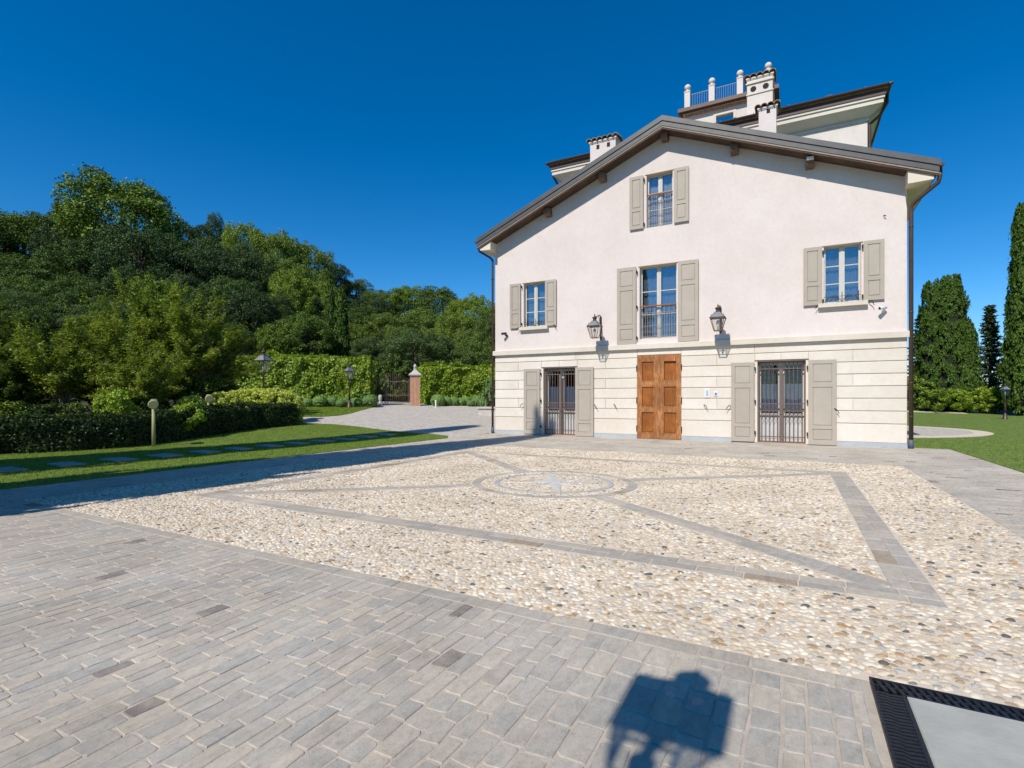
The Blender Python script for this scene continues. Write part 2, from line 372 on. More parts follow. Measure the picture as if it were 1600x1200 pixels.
# ------------------------------------------------------------------ ground sheets
def in_poly(poly, x, y):
    x = np.asarray(x); y = np.asarray(y); ins = np.zeros(x.shape, bool); n = len(poly)
    for i in range(n):
        x1, y1 = poly[i]; x2, y2 = poly[(i + 1) % n]
        if y1 == y2: continue
        c = ((y1 > y) != (y2 > y)) & (x < (x2 - x1) * (y - y1) / (y2 - y1) + x1)
        ins ^= c
    return ins
def drape(name, poly, mat, zoff, step=1.0, thick=0.06, parent=None):
    bm = bmesh.new()
    vv = [bm.verts.new((x, y, 0)) for x, y in poly]
    for t3 in tessellate_polygon([[Vector((x, y, 0)) for x, y in poly]]): bm.faces.new([vv[i] for i in t3])
    xs = [p[0] for p in poly]; ys = [p[1] for p in poly]
    for ax, lo, hi in ((0, min(xs), max(xs)), (1, min(ys), max(ys))):
        t = math.ceil(lo / step) * step
        while t < hi:
            co = (t, 0, 0) if ax == 0 else (0, t, 0); no = (1, 0, 0) if ax == 0 else (0, 1, 0)
            bmesh.ops.bisect_plane(bm, geom=bm.verts[:] + bm.edges[:] + bm.faces[:], dist=1e-5, plane_co=co, plane_no=no)
            t += step
    for v in bm.verts: v.co.z = Tz(v.co.x, v.co.y) + zoff
    bmesh.ops.recalc_face_normals(bm, faces=bm.faces[:])
    if sum(f.normal.z for f in bm.faces) < 0: bmesh.ops.reverse_faces(bm, faces=bm.faces[:])
    edge = [e for e in bm.edges if e.is_boundary]
    r = bmesh.ops.extrude_edge_only(bm, edges=edge)
    for v in [g for g in r['geom'] if isinstance(g, bmesh.types.BMVert)]: v.co.z -= thick
    me = bpy.data.meshes.new(name); bm.to_mesh(me); bm.free(); me.materials.append(mat)
    return link(name, me, parent)

def build_ground():
    a = np.array([-1500, -700, -400, -260, -180, -140, -120])
    xs = np.concatenate([a, np.arange(-104, 40, 2.0), [50, 70, 110, 180, 300, 600, 1500]])
    ys = np.concatenate([[-1500, -500, -150, -60, -30], np.arange(-20, 110, 2.0), [125, 150, 200, 300, 500, 900, 2000]])
    X, Y = np.meshgrid(xs, ys, indexing='ij')
    Z = T(X, Y) - 0.09
    V = np.stack([X, Y, Z], -1).reshape(-1, 3); nx, ny = X.shape
    i, j = np.meshgrid(np.arange(nx - 1), np.arange(ny - 1), indexing='ij'); b = (i * ny + j).ravel()
    F = np.stack([b, b + ny, b + ny + 1, b + 1], -1)
    tag(link('ground', np_mesh('ground', V, F, M['ground'], True)), kind='structure')
build_ground()

def arc(cx, cy, r, a0, a1, n):
    return [(cx + r * math.cos(R(a0 + (a1 - a0) * i / n)), cy + r * math.sin(R(a0 + (a1 - a0) * i / n))) for i in range(n + 1)]
GRAVEL = [(-11.42, 16.0), (-11.42, 19.2), (-11.25, 19.25), (-11.25, 33.0), (-16.6, 33.0), (-18.6, 31.0), (-21.9, 29.9), (-24.0, 33.5), (-28.5, 30.5), (-26.2, 26.2), (-27, 15), (-22.5, 13.0)]
tag(drape('gravel_drive', GRAVEL, M['gravel'], -0.012), kind='structure')
LAWN1 = [(-11.42, -8), (-11.42, 16.1), (-12.0, 16.95), (-12.6, 17.1), (-14.8, 16.9), (-16.85, 17.05), (-18.2, 16.95), (-19.2, 16.5), (-20.2, 15.9), (-20.0, 12), (-18.2, 9), (-19.0, 3), (-22, -8)]
LAWN2 = [(-28.2, 15.5), (-24.5, 16.2), (-22.3, 17.2), (-21.0, 18.6), (-20.85, 19.6), (-21.2, 20.8), (-21.8, 22.0), (-22.6, 23.6), (-23.2, 25.0), (-23.9, 26.0), (-25.2, 25.0), (-28.5, 20.6), (-30, 18)]
LAWN3 = [(-21.6, 29.6), (-16.6, 33.0), (-16.0, 35.5), (-21.8, 32.2)]
LAWNR = [(4.15, -10), (60, -10), (60, 45), (14.5, 62), (-2, 60), (3.0, 19.6), (4.15, 19.55)]
for n, pl_ in (('lawn', LAWN1), ('lawn', LAWN2), ('lawn', LAWN3), ('lawn', LAWNR)):
    tag(drape(n, pl_, M['lawn'], 0.012 if pl_ is not LAWN3 else 0.014), kind='structure')
BED = [(-19.0, 2.0), (-18.0, 7.0), (-18.2, 10), (-20.2, 12.2), (-20.2, 15.8), (-24.5, 16.15), (-28.3, 15.4), (-40, 12), (-40, -2), (-22, -4)]
tag(drape('flower_bed', BED, M['soil'], 0.02), kind='structure')
# round path on the right lawn
disc = arc(1.4, 30.0, 5.6, -90, 90, 28) + [(-1.0, 35.6), (-1.0, 24.4)]
tag(drape('garden_path', disc, M['gravel'], 0.026), kind='structure')
ring = arc(1.4, 30.0, 6.25, -82, 82, 32) + arc(1.4, 30.0, 5.6, 82, -82, 32)
tag(drape('path_rim', ring, M['mortar_light'], 0.034), kind='structure')
tag(drape('far_path', [(5, 55.2), (14.0, 60.2), (14.0, 61.4), (5, 56.4)], M['mortar_light'], 0.03), kind='structure')

def blades(name, poly, n, h, w, near=None, label=None):
    """grass blades as one mass: a bent triangle each"""
    xs = [p[0] for p in poly]; ys = [p[1] for p in poly]
    x = rng.uniform(min(xs), max(xs), n * 4); y = rng.uniform(min(ys), max(ys), n * 4)
    ok = in_poly(poly, x, y)
    if near is not None: ok &= near(x, y)
    x = x[ok][:n]; y = y[ok][:n]; k = len(x)
    z = T(x, y) + 0.005
    a = rng.uniform(0, 2 * np.pi, k); hh = h * rng.uniform(0.5, 1.25, k); ww = w * rng.uniform(0.7, 1.3, k)
    lean = rng.normal(0, 0.55, (k, 2)) * hh[:, None]
    V = np.empty((k, 3, 3)); dx = np.cos(a) * ww / 2; dy = np.sin(a) * ww / 2
    V[:, 0] = np.stack([x - dx, y - dy, z], -1); V[:, 1] = np.stack([x + dx, y + dy, z], -1)
    V[:, 2] = np.stack([x + lean[:, 0], y + lean[:, 1], z + hh], -1)
    F = np.arange(k * 3).reshape(k, 3)
    o = link(name, np_mesh(name, V.reshape(-1, 3), F, M['grass']))
    tag(o, label, 'grass', kind='stuff'); return o
vis = lambda x, y: (y > -0.34 * x - 3.0)
blades('grass', LAWN1, 170000, 0.035, 0.012, vis, 'short mown grass beside the shaded paving on the left')
blades('grass', LAWN2, 45000, 0.05, 0.03, None, 'mown grass of the lawn island before the round shrubs')
blades('grass', LAWNR, 170000, 0.045, 0.022, lambda x, y: (x > 3) & (x < 0.55 * y + 2) & (((x - 1.4) ** 2 + (y - 30) ** 2) > 6.2 ** 2) & (rng.uniform(0, 1, x.shape) < (17.0 / np.maximum(y, 8)) ** 1.3), 'mown green lawn right of the house')

# stepping stones in the left lawn
for i in range(13):
    yy = 3.45 + i * 1.02
    m = MB(); w, l = 0.40 + random.uniform(-.03, .03), 0.23 + random.uniform(-.02, .02)
    m.add([(-w, -l, -.03), (w, -l, -.03), (w, l, -.03), (-w, l, -.03), (-w, -l, .03), (w, -l, .03), (w, l, .03), (-w, l, .03), (-w + .012, -l + .012, .04), (w - .012, -l + .012, .04), (w - .012, l - .012, .04), (-w + .012, l - .012, .04)],
          [(3, 2, 1, 0), (0, 1, 5, 4), (1, 2, 6, 5), (2, 3, 7, 6), (3, 0, 4, 7), (4, 5, 9, 8), (5, 6, 10, 9), (6, 7, 11, 10), (7, 4, 8, 11), (8, 9, 10, 11)])
    o = m.build('stepping_stone', M['step']); xx = -14.2 + random.uniform(-.05, .05)
    o.location = (xx, yy, Tz(xx, yy) + 0.012); o.rotation_euler = (0, 0, random.uniform(-.04, .04))
    pos = ['nearest', 'second', 'third', 'fourth', 'fifth', 'sixth', 'seventh', 'eighth', 'ninth', 'tenth', 'eleventh', 'twelfth', 'farthest'][i]
    tag(o, f'grey rectangular stepping stone in left lawn, {pos} in the row from the camera', 'stepping stone', 'stepping stones in the lawn')

# ------------------------------------------------------------------ paving
PX0, PX1 = -9.95, 2.2; PY0, PY1 = 3.32, 14.2            # pebble field
bed = MB()
for a, b, c, d in ((-11.42, .369, -6, 19.6), (.369, 2.68, -6, .94), (.369, 2.68, 3.351, 19.6), (2.68, 4.15, -6, 19.6)):
    bed.add([(a, c, -.0045), (b, c, -.0045), (b, d, -.0045), (a, d, -.0045)], [(0, 1, 2, 3)])
paving = tag(bed.build('paving', M['mortar']), kind='structure')
pbed = MB().add([(PX0, PY0, -.0025), (.37, PY0, -.0025), (.37, 3.351, -.0025), (PX1, 3.351, -.0025), (PX1, PY1, -.0025), (PX0, PY1, -.0025)], [(0, 1, 2, 3, 4, 5)])
pebble_pave = tag(pbed.build('pebble_pavement', M['mortar_light']), kind='structure')

def paver_geo(x0, x1, y0, y1, jit=0.006, z=0.0, corner=0.010):
    """one hand-cut paver: eight-cornered outline, worn rim"""
    j = lambda s=jit: random.uniform(-s, s)
    c = lambda: corner * random.uniform(0.4, 1.5)
    o = [(x0 + c(), y0 + j()), (x1 - c(), y0 + j()), (x1 + j(), y0 + c()), (x1 + j(), y1 - c()), (x1 - c(), y1 + j()), (x0 + c(), y1 + j()), (x0 + j(), y1 - c()), (x0 + j(), y0 + c())]
    cx, cy = (x0 + x1) / 2, (y0 + y1) / 2
    tx, ty = random.uniform(-.006, .006), random.uniform(-.006, .006); ins = 0.004
    sx = 1 - 2 * ins / (x1 - x0); sy = 1 - 2 * ins / (y1 - y0)
    V = [(x, y, -.03) for x, y in o] + [(x, y, z - .0035 + (x - cx) * tx + (y - cy) * ty) for x, y in o] + \
        [(cx + (x - cx) * sx, cy + (y - cy) * sy, z + (x - cx) * tx + (y - cy) * ty) for x, y in o]
    F = []
    for k in range(8):
        q = (k + 1) % 8
        F += [(k, q, 8 + q, 8 + k), (8 + k, 8 + q, 16 + q, 16 + k)]
    F.append(tuple(range(16, 24)))
    return V, F
rects = []      # (x0,x1,y0,y1,joint)
def lay(xa, xb, ya, yb, along, w, lmin, lmax, keep=lambda x, y: True, joint=0.012):
    if along == 'y':
        x = xa
        while x < xb - 0.02:
            ww = w * random.uniform(0.78, 1.2); xe = min(x + ww, xb)
            if xb - xe < 0.04: xe = xb
            y = ya - random.uniform(0, lmax)
            while y < yb:
                ye = y + random.uniform(lmin, lmax)
                if yb - ye < 0.08: ye = yb
                a, b = max(y, ya), min(ye, yb)
                if b - a > 0.03 and keep((x + xe) / 2, (a + b) / 2): rects.append((x, xe, a, b, joint * random.uniform(.6, 1.6)))
                y = ye
            x = xe
    else:
        y = ya
        while y < yb - 0.02:
            ye = min(y + w * random.uniform(0.86, 1.14), yb)
            if yb - ye < 0.04: ye = yb
            x = xa - random.uniform(0, lmax)
            while x < xb:
                xe = x + random.uniform(lmin, lmax)
                if xb - xe < 0.08: xe = xb
                a, b = max(x, xa), min(xe, xb)
                if b - a > 0.03 and keep((a + b) / 2, (y + ye) / 2): rects.append((a, b, y, ye, joint * random.uniform(.6, 1.6)))
                x = xe
            y = ye
seen = lambda x, y: y > -0.308 * x - 1.6 and (0.473 * -x + 0.881 * y) > 0.9
lay(-11.4, -1.35, -1.0, 3.172, 'y', 0.104, 0.13, 0.31, seen, 0.007)
lay(-1.35, 0.33, -1.0, 3.172, 'y', 0.124, 0.15, 0.28, seen, 0.012)
lay(-11.4, -10.1, 3.172, 14.35, 'y', 0.11, 0.16, 0.36, seen, .008)
lay(-11.4, 4.13, 14.35, 19.58, 'x', 0.11, 0.16, 0.36, lambda x, y: not (-11.2 < x < 3.1 and y > 19.33))
lay(2.35, 4.13, 1.0, 14.35, 'x', 0.11, 0.16, 0.36, seen, .008)
# border courses round the pebbles
lay(-10.1, 0.33, 3.172, 3.32, 'x', 0.2, 0.26, 0.42)
lay(-10.1, -9.95, 3.32, 14.35, 'y', 0.2, 0.26, 0.42)
lay(2.2, 2.35, 3.4, 14.35, 'y', 0.2, 0.26, 0.42)
lay(-9.95, 2.2, 14.2, 14.35, 'x', 0.2, 0.26, 0.42)
def shows(r):
    cx, cy = (r[0] + r[1]) / 2, (r[2] + r[3]) / 2
    d = -0.473 * cx + 0.881 * cy; q = 0.881 * cx + 0.473 * cy
    if d < 1.9 or abs(q / d) > 1.0 or 622.5 + 1215 / d > 1205: return 0
    return (r[1] - r[0]) * (r[3] - r[2]) / d ** 3
rects.sort(key=shows, reverse=True)
for r in rects[:300]:
    g = r[4] / 2
    V, F = paver_geo(r[0] + g, r[1] - g, r[2] + g, r[3] - g, 0.0085, random.uniform(-.002, .002))
    cx, cy = (r[0] + r[1]) / 2, (r[2] + r[3]) / 2
    m = MB(); m.add([(a - cx, b - cy, c) for a, b, c in V], F)
    m.build('paver', M['paver'], paving, loc=(cx, cy, 0))
m = MB()
for r in rects[300:]:
    g = r[4] / 2
    V, F = paver_geo(r[0] + g, r[1] - g, r[2] + g, r[3] - g, 0.005, random.uniform(-.002, .002)); m.add(V, F)
tag(m.build('paver_mass', M['paver_far'], paving), kind='stuff')

# bands of the framed figure in the pebbles, and the compass
FX0, FX1, FY0, FY1 = -8.15, 1.0, 4.72, 12.42; BW = 0.30; CC = Vector((-3.72, 8.5)); CR = 1.46
def quad_stone(p4, z=0.004, inset=0.006, name='border_stone', mat=None):
    c = sum(p4, Vector((0, 0))) / 4
    o = [p + (c - p).normalized() * inset for p in p4]; i = [p + (c - p).normalized() * (inset + 0.008) for p in p4]
    V = [(p.x - c.x, p.y - c.y, -.03) for p in o] + [(p.x - c.x, p.y - c.y, z - .005) for p in o] + [(p.x - c.x, p.y - c.y, z) for p in i]
    F = []
    n = len(p4)
    for k in range(n):
        q = (k + 1) % n; F += [(k, q, n + q, n + k), (n + k, n + q, 2 * n + q, 2 * n + k)]
    F.append(tuple(range(2 * n, 3 * n)))
    m = MB(); m.add(V, F); ob = m.build(name, mat or M['band'], pebble_pave, loc=(c.x, c.y, 0)); return ob
def band_run(a, b, w, cut0=0.0, cut1=0.0):
    """double course of long stones from a to b, width w"""
    a = Vector(a); b = Vector(b); d = (b - a).normalized(); n = Vector((-d.y, d.x)); L = (b - a).length
    for side in (0, 1):
        t = cut0; o0 = -w / 2 + side * w / 2; o1 = o0 + w / 2
        first = True
        while t < L - cut1 - 0.02:
            e = t + random.uniform(0.30, 0.52) * (0.6 if first else 1); first = False
            if L - cut1 - e < 0.15: e = L - cut1
            quad_stone([a + d * t + n * o0, a + d * e + n * o0, a + d * e + n * o1, a + d * t + n * o1], z=0.004 + random.uniform(-.002, .002))
            t = e
h = BW / 2
band_run((FX0, FY0 + h), (FX1, FY0 + h), BW); band_run((FX0, FY1 - h), (FX1, FY1 - h), BW)
band_run((FX0 + h, FY0 + BW), (FX0 + h, FY1 - BW), BW); band_run((FX1 - h, FY0 + BW), (FX1 - h, FY1 - BW), BW)
corners = [Vector((FX0 + BW, FY0 + BW)), Vector((FX1 - BW, FY0 + BW)), Vector((FX1 - BW, FY1 - BW)), Vector((FX0 + BW, FY1 - BW))]
diag = []
for cpt in corners:
    d = (cpt - CC).normalized(); a = CC + d * CR
    band_run(a, cpt, 0.27, 0.01, 0.05); diag.append((a, cpt))
def ring_stones(r0, r1, n, name, mat, z=0.004):
    for i in range(n):
        a0 = 2 * math.pi * i / n; a1 = 2 * math.pi * (i + 1) / n
        P = lambda r, a: CC + Vector((math.cos(a), math.sin(a))) * r
        quad_stone([P(r0, a0), P(r1, a0), P(r1, a1), P(r0, a1)], z, 0.004, name, mat)
ring_stones(1.30, 1.46, 32, 'ring_stone', M['band'])
ring_stones(0.97, 1.06, 60, 'ring_cobble', plain('dark_cobble', (0.40, 0.385, 0.36), 0.75, 0.25, 9, 0.3), 0.008)
star = tag(empty('compass_star', (CC.x, CC.y, 0)), 'white marble compass star set in the middle of the pebble circle', 'compass star')
ax = Vector((1.24, -2.28)).normalized(); bx = Vector((-ax.y, ax.x))
def ray(dirv, L, w, name, lm, dm):
    pr = Vector((-dirv.y, dirv.x))
    for s, mt in ((1, lm), (-1, dm)):
        tip = dirv * L; base = dirv * 0.16 * (L / 1.2) + pr * w * s; mid = Vector((0, 0))
        V = [(mid.x, mid.y, .014), (tip.x, tip.y, .012), (base.x, base.y, .005), (mid.x, mid.y, -.02), (tip.x, tip.y, -.02), (base.x, base.y, -.02)]
        MB().add(V, [(0, 1, 2), (3, 5, 4), (0, 3, 4, 1), (1, 4, 5, 2), (2, 5, 3, 0)]).build(name, mt, star)
for dv, L in ((ax, 1.22), (-ax, 1.22)): ray(dv, L, 0.10, 'star_point', M['marble'], M['marble'])
for dv, L in ((bx, 0.9), (-bx, 0.9)): ray(dv, L, 0.045, 'star_point', M['marble'], M['marble_grey'])
for sgn in (1, -1):
    for s2 in (1, -1): ray((ax * sgn + bx * s2).normalized(), 0.62, 0.04, 'star_point', M['marble_grey'], M['marble'])

# pebbles: a jittered packing, elongated stones lying mostly across
def build_pebbles():
    pitch = 0.051
    nx = int((PX1 - PX0) / pitch); ny = int((PY1 - PY0) / (pitch * 0.9))
    i, j = np.meshgrid(np.arange(nx), np.arange(ny), indexing='ij')
    x = PX0 + 0.03 + (i + 0.5 * (j % 2)) * pitch; y = PY0 + 0.03 + j * pitch * 0.9
    x = (x + rng.normal(0, 0.010, x.shape)).ravel(); y = (y + rng.normal(0, 0.009, y.shape)).ravel()
    ok = (x < PX1 - 0.03) & (y < PY1 - 0.03) & ~((x > 0.34) & (y < 3.40))
    e = 0.022
    ok &= ~((x > FX0 - e) & (x < FX1 + e) & (y > FY0 - e) & (y < FY1 + e) & ~((x > FX0 + BW + e) & (x < FX1 - BW - e) & (y > FY0 + BW + e) & (y < FY1 - BW - e)))
    for a, b in diag:
        d = (b - a).normalized(); L = (b - a).length
        t = (x - a.x) * d.x + (y - a.y) * d.y; s = -(x - a.x) * d.y + (y - a.y) * d.x
        ok &= ~((t > -0.02) & (t < L) & (np.abs(s) < 0.135 + e))
    rr = np.hypot(x - CC.x, y - CC.y)
    ok &= ~((rr > 1.30 - e) & (rr < 1.46 + e)) & ~((rr > 0.97 - e) & (rr < 1.06 + e))
    u = (x - CC.x) * ax.x + (y - CC.y) * ax.y; v = (x - CC.x) * bx.x + (y - CC.y) * bx.y
    ok &= ~((np.abs(u) < 1.2) & (np.abs(v) < 0.16 * (1 - np.abs(u) / 1.25))) & ~((np.abs(v) < 0.9) & (np.abs(u) < 0.05))
    x = x[ok]; y = y[ok]; k = len(x)
    d = -0.473 * x + 0.881 * y
    ra = rng.uniform(0.024, 0.038, k) * rng.choice([.8, .9, 1, 1.05, 1.3], k); rb = ra * rng.uniform(0.52, 0.85, k); h = rng.uniform(0.0105, 0.0185, k)
    ang = rng.normal(0.15, 0.6, k); tl = rng.normal(0, 0.12, (k, 2))
    inv = (d > 1.95) & (np.abs((0.881 * x + 0.473 * y) / d) < 0.99) & (622.5 + 1215 / d < 1200)
    size = np.where(inv, ra * rb / d ** 3, 0)
    order = np.argsort(-size); single = order[:300]; rest = order[300:]
    # single stones share eight meshes
    protos = []
    for q in range(8):
        n = 12; prof = [(1.0, -0.6), (1.0, 0.0), (0.93, 0.42), (0.72, 0.75), (0.40, 0.95)]
        ph = np.random.default_rng(q).uniform(0, 6.28, 3); V = []; F = []
        for r_, z_ in prof:
            for t_ in range(n):
                a_ = 2 * math.pi * t_ / n; w_ = 1 + 0.10 * math.sin(2 * a_ + ph[0]) + 0.07 * math.sin(3 * a_ + ph[1])
                V.append((r_ * w_ * math.cos(a_), r_ * w_ * math.sin(a_), z_))
        for s_ in range(4):
            for t_ in range(n): F.append((s_ * n + t_, s_ * n + (t_ + 1) % n, (s_ + 1) * n + (t_ + 1) % n, (s_ + 1) * n + t_))
        V.append((0, 0, 1.0))
        for t_ in range(n): F.append((4 * n + t_, 4 * n + (t_ + 1) % n, 5 * n))
        protos.append(MB().add(V, F).mesh('pebble', M['pebble'], True))
    for s in single:
        o = link('pebble', protos[int(s) % 8], pebble_pave, (x[s], y[s], -0.012))
        o.scale = (ra[s] * 0.93, rb[s] * 0.93, h[s] * 1.25); o.rotation_euler = (tl[s, 0] * .5, tl[s, 1] * .5, ang[s])
    def mass(idx, n, prof):
        kk = len(idx); m_ = len(prof)
        a_ = 2 * np.pi * np.arange(n) / n
        ph = rng.uniform(0, 6.28, (kk, 1)); w_ = 1 + 0.12 * np.sin(2 * a_[None] + ph) + 0.08 * np.sin(3 * a_[None] + ph * 1.7)
        V = np.empty((kk, n * m_ + 1, 3))
        ca, sa = np.cos(ang[idx])[:, None], np.sin(ang[idx])[:, None]
        for s_, (r_, z_) in enumerate(prof):
            lx = np.cos(a_)[None] * w_ * r_ * ra[idx][:, None]; ly = np.sin(a_)[None] * w_ * r_ * rb[idx][:, None]
            V[:, s_ * n:(s_ + 1) * n, 0] = x[idx][:, None] + lx * ca - ly * sa
            V[:, s_ * n:(s_ + 1) * n, 1] = y[idx][:, None] + lx * sa + ly * ca
            V[:, s_ * n:(s_ + 1) * n, 2] = -0.012 + z_ * h[idx][:, None] * 1.25 + lx * tl[idx][:, :1] + ly * tl[idx][:, 1:]
        V[:, -1] = np.stack([x[idx], y[idx], -0.012 + h[idx] * 1.25], -1)
        f = []
        for s_ in range(m_ - 1):
            for t_ in range(n):
                q = (t_ + 1) % n
                f += [(s_ * n + t_, s_ * n + q, (s_ + 1) * n + q), (s_ * n + t_, (s_ + 1) * n + q, (s_ + 1) * n + t_)]
        for t_ in range(n): f.append(((m_ - 1) * n + t_, (m_ - 1) * n + (t_ + 1) % n, n * m_))
        f = np.array(f); F = (f[None] + (np.arange(kk) * (n * m_ + 1))[:, None, None]).reshape(-1, 3)
        return V.reshape(-1, 3), F
    dn = d[rest]
    near = rest[(dn < 4.6)]; far = rest[(dn >= 4.6)]
    for idx, n, prof in ((near, 10, [(1.0, -0.3), (0.97, 0.3), (0.66, 0.8)]), (far, 7, [(1.02, -0.15), (0.75, 0.68)])):
        V, F = mass(idx, n, prof)
        tag(link('pebble_mass', np_mesh('pebble_mass', V, F, M['pebble_far'], True), pebble_pave), kind='stuff')
build_pebbles()

# cast-iron drain grating round a pale threshold slab, bottom right
drain = tag(empty('drain_grating', (0.37, 3.35, 0)), 'black slotted drain grating framing the pale slab at lower right', 'drain')
fr = MB(); t = 0.012
fr.box(0, t, -2.4, 0, -.06, .012); fr.box(0.123, 0.135, -2.4, -0.135, -.06, .012)
fr.box(t, 2.3, -t, 0, -.06, .012); fr.box(0.135, 2.3, -0.135, -0.123, -.06, .012)
fr.box(0.0, 2.3, -.14, 0.0, -.09, -.062); fr.box(0.0, .135, -2.4, -.14, -.09, -.062)
fr.build('grating_frame', M['drain'], drain)
bm_ = MB()
pts = [(0.0, 0.0), (0.037, 0.0045), (0.055, -0.006), (0.074, -0.002), (0.111, 0.005)]
poly = [(a, b - .0085) for a, b in pts] + [(a, b + .0085) for a, b in pts[::-1]]
bar = bm_.prism(poly, 'z', -.03, .009).mesh('grating_bar', M['drain'])
yy = -0.15
while yy > -1.6:
    link('grating_bar', bar, drain, (0.012, yy, 0)); yy -= 0.0285
bm2 = MB().prism([(-.009, 0), (.009, 0), (.024, -.05), (.006, -.05)], 'z', -.03, .009).mesh('grating_tooth', M['drain'])
rl = MB().box(0.012, 2.3, -.0695, -.0605, -.03, .007).build('grating_rail', M['drain'], drain)
xx = 0.03
while xx < 2.25:
    link('grating_tooth', bm2, drain, (xx, -0.0115, 0)); link('grating_tooth', bm2, drain, (xx + 0.017, -0.071, 0)); xx += 0.036
sl = MB(); sl.add([(0, 0, -.05), (2.3, 0, -.05), (2.3, -2.3, -.05), (0, -2.3, -.05), (0, 0, .012), (2.3, 0, .012), (2.3, -2.3, .012), (0, -2.3, .012), (.006, -.006, .017), (2.294, -.006, .017), (2.294, -2.294, .017), (.006, -2.294, .017)],
       [(0, 1, 2, 3), (0, 4, 5, 1), (1, 5, 6, 2), (2, 6, 7, 3), (3, 7, 4, 0), (4, 8, 9, 5), (5, 9, 10, 6), (6, 10, 11, 7), (7, 11, 8, 4), (8, 11, 10, 9)])
o = sl.build('threshold_slab', M['slab']); o.location = (0.512, 3.208, 0)
tag(o, 'pale grey stone slab inside the black drain grating at lower right', 'stone slab')

# ------------------------------------------------------------------ the front wing of the villa
YF = 19.3; WX0, WX1 = -11.18, 3.08; RX, RZ, SL = -4.0, 11.52, 0.418       # facade plane, wall ends, ridge, roof slope
def roof_z(x): return RZ - SL * abs(x - RX)
wing = tag(empty('villa_wing', (0, 0, 0)), 'front wing with pinkish white gable wall, grey shutters and wooden double door', 'house')
holes_up = [(-4.70, -3.76, 7.81, 9.77, .24), (-4.96, -3.62, 3.71, 6.40, .28), (-9.81, -8.83, 4.46, 6.29, .24), (0.94, 1.935, 4.52, 6.34, .24)]
holes_lo = [(-8.91, -7.51, 0.02, 2.73, .34), (-0.98, 0.44, 0.02, 2.74, .34), (-5.05, -3.46, 0.02, 3.10, .12)]
def clip_half(poly, f):
    out = []
    for i in range(len(poly)):
        a, b = poly[i], poly[(i + 1) % len(poly)]; fa, fb = f(a), f(b)
        if fa >= 0: out.append(a)
        if (fa >= 0) != (fb >= 0):
            t = fa / (fa - fb); out.append((a[0] + (b[0] - a[0]) * t, a[1] + (b[1] - a[1]) * t))
    return out
def holed_wall(m, x0, x1, z0, z1, holes, Y, clips=()):
    xs = sorted({x0, x1, RX, *[h[0] for h in holes], *[h[1] for h in holes]}); zs = sorted({z0, z1, *[h[2] for h in holes], *[h[3] for h in holes]})
    xs = [x for x in xs if x0 <= x <= x1]; zs = [z for z in zs if z0 <= z <= z1]
    for a, b in zip(xs, xs[1:]):
        for c, d in zip(zs, zs[1:]):
            mx, mz = (a + b) / 2, (c + d) / 2
            if any(h[0] < mx < h[1] and h[2] < mz < h[3] for h in holes): continue
            p = [(a, c), (b, c), (b, d), (a, d)]
            for f in clips: p = clip_half(p, f) if p else p
            if len(p) >= 3: m.add([(x, Y, z) for x, z in p], [tuple(range(len(p)))])
def reveals(holes, Y, bottom=True):
    m = MB()
    for x0, x1, z0, z1, dp in holes:
        a, b = Y, Y + dp
        q = [[(x0, a, z0), (x0, a, z1), (x0, b, z1), (x0, b, z0)], [(x1, a, z1), (x1, a, z0), (x1, b, z0), (x1, b, z1)], [(x0, a, z1), (x1, a, z1), (x1, b, z1), (x0, b, z1)]]
        if bottom: q.append([(x0, a, z0), (x0, b, z0), (x1, b, z0), (x1, a, z0)])
        for f in q: m.add(f, [(0, 1, 2, 3)])
    return m
ZS0, ZS1 = 3.33, 3.52
w = MB()
clips = (lambda p: (RZ - 0.40 - SL * (p[0] - RX)) - p[1], lambda p: (RZ - 0.40 + SL * (p[0] - RX)) - p[1])
holed_wall(w, WX0, WX1, ZS0, 11.5, holes_up, YF, clips)
for X in (WX0, WX1):                                                      # side walls
    w.add([(X, YF, 0), (X, 26.5, 0), (X, 26.5, roof_z(X) - .4), (X, YF, roof_z(X) - .4)], [(0, 1, 2, 3)])
w.build('wall', M['wall_up'], wing)
w = MB(); holed_wall(w, WX0, WX1, 0.0, ZS0, holes_lo, YF + 0.022)
w.build('lower_wall', plain('joint_plaster', (0.55, 0.50, 0.43), 0.95, 0.08), wing)  # plaster behind the blocks, a darker tone showing in the joints
for h in holes_up: reveals([h], YF).build('window_reveal', M['reveal'], wing)
for h in holes_lo: reveals([h], YF + 0.0221).build('door_reveal', M['reveal'], wing)
# plinth
for a, b in ((WX0 - .012, -9.0), (-7.42, -5.06), (-3.45, -1.06), (0.52, WX1 + .012)): MB().box(a, b, YF - .015, YF + .03, -.03, 0.148).build('plinth', M['plinth'], wing)
for X in (WX1 + .0075, WX0 - .0075): MB().box(X - .0075, X + .0075, YF + .031, 26.4, -.03, .148).build('plinth', M['plinth'], wing)
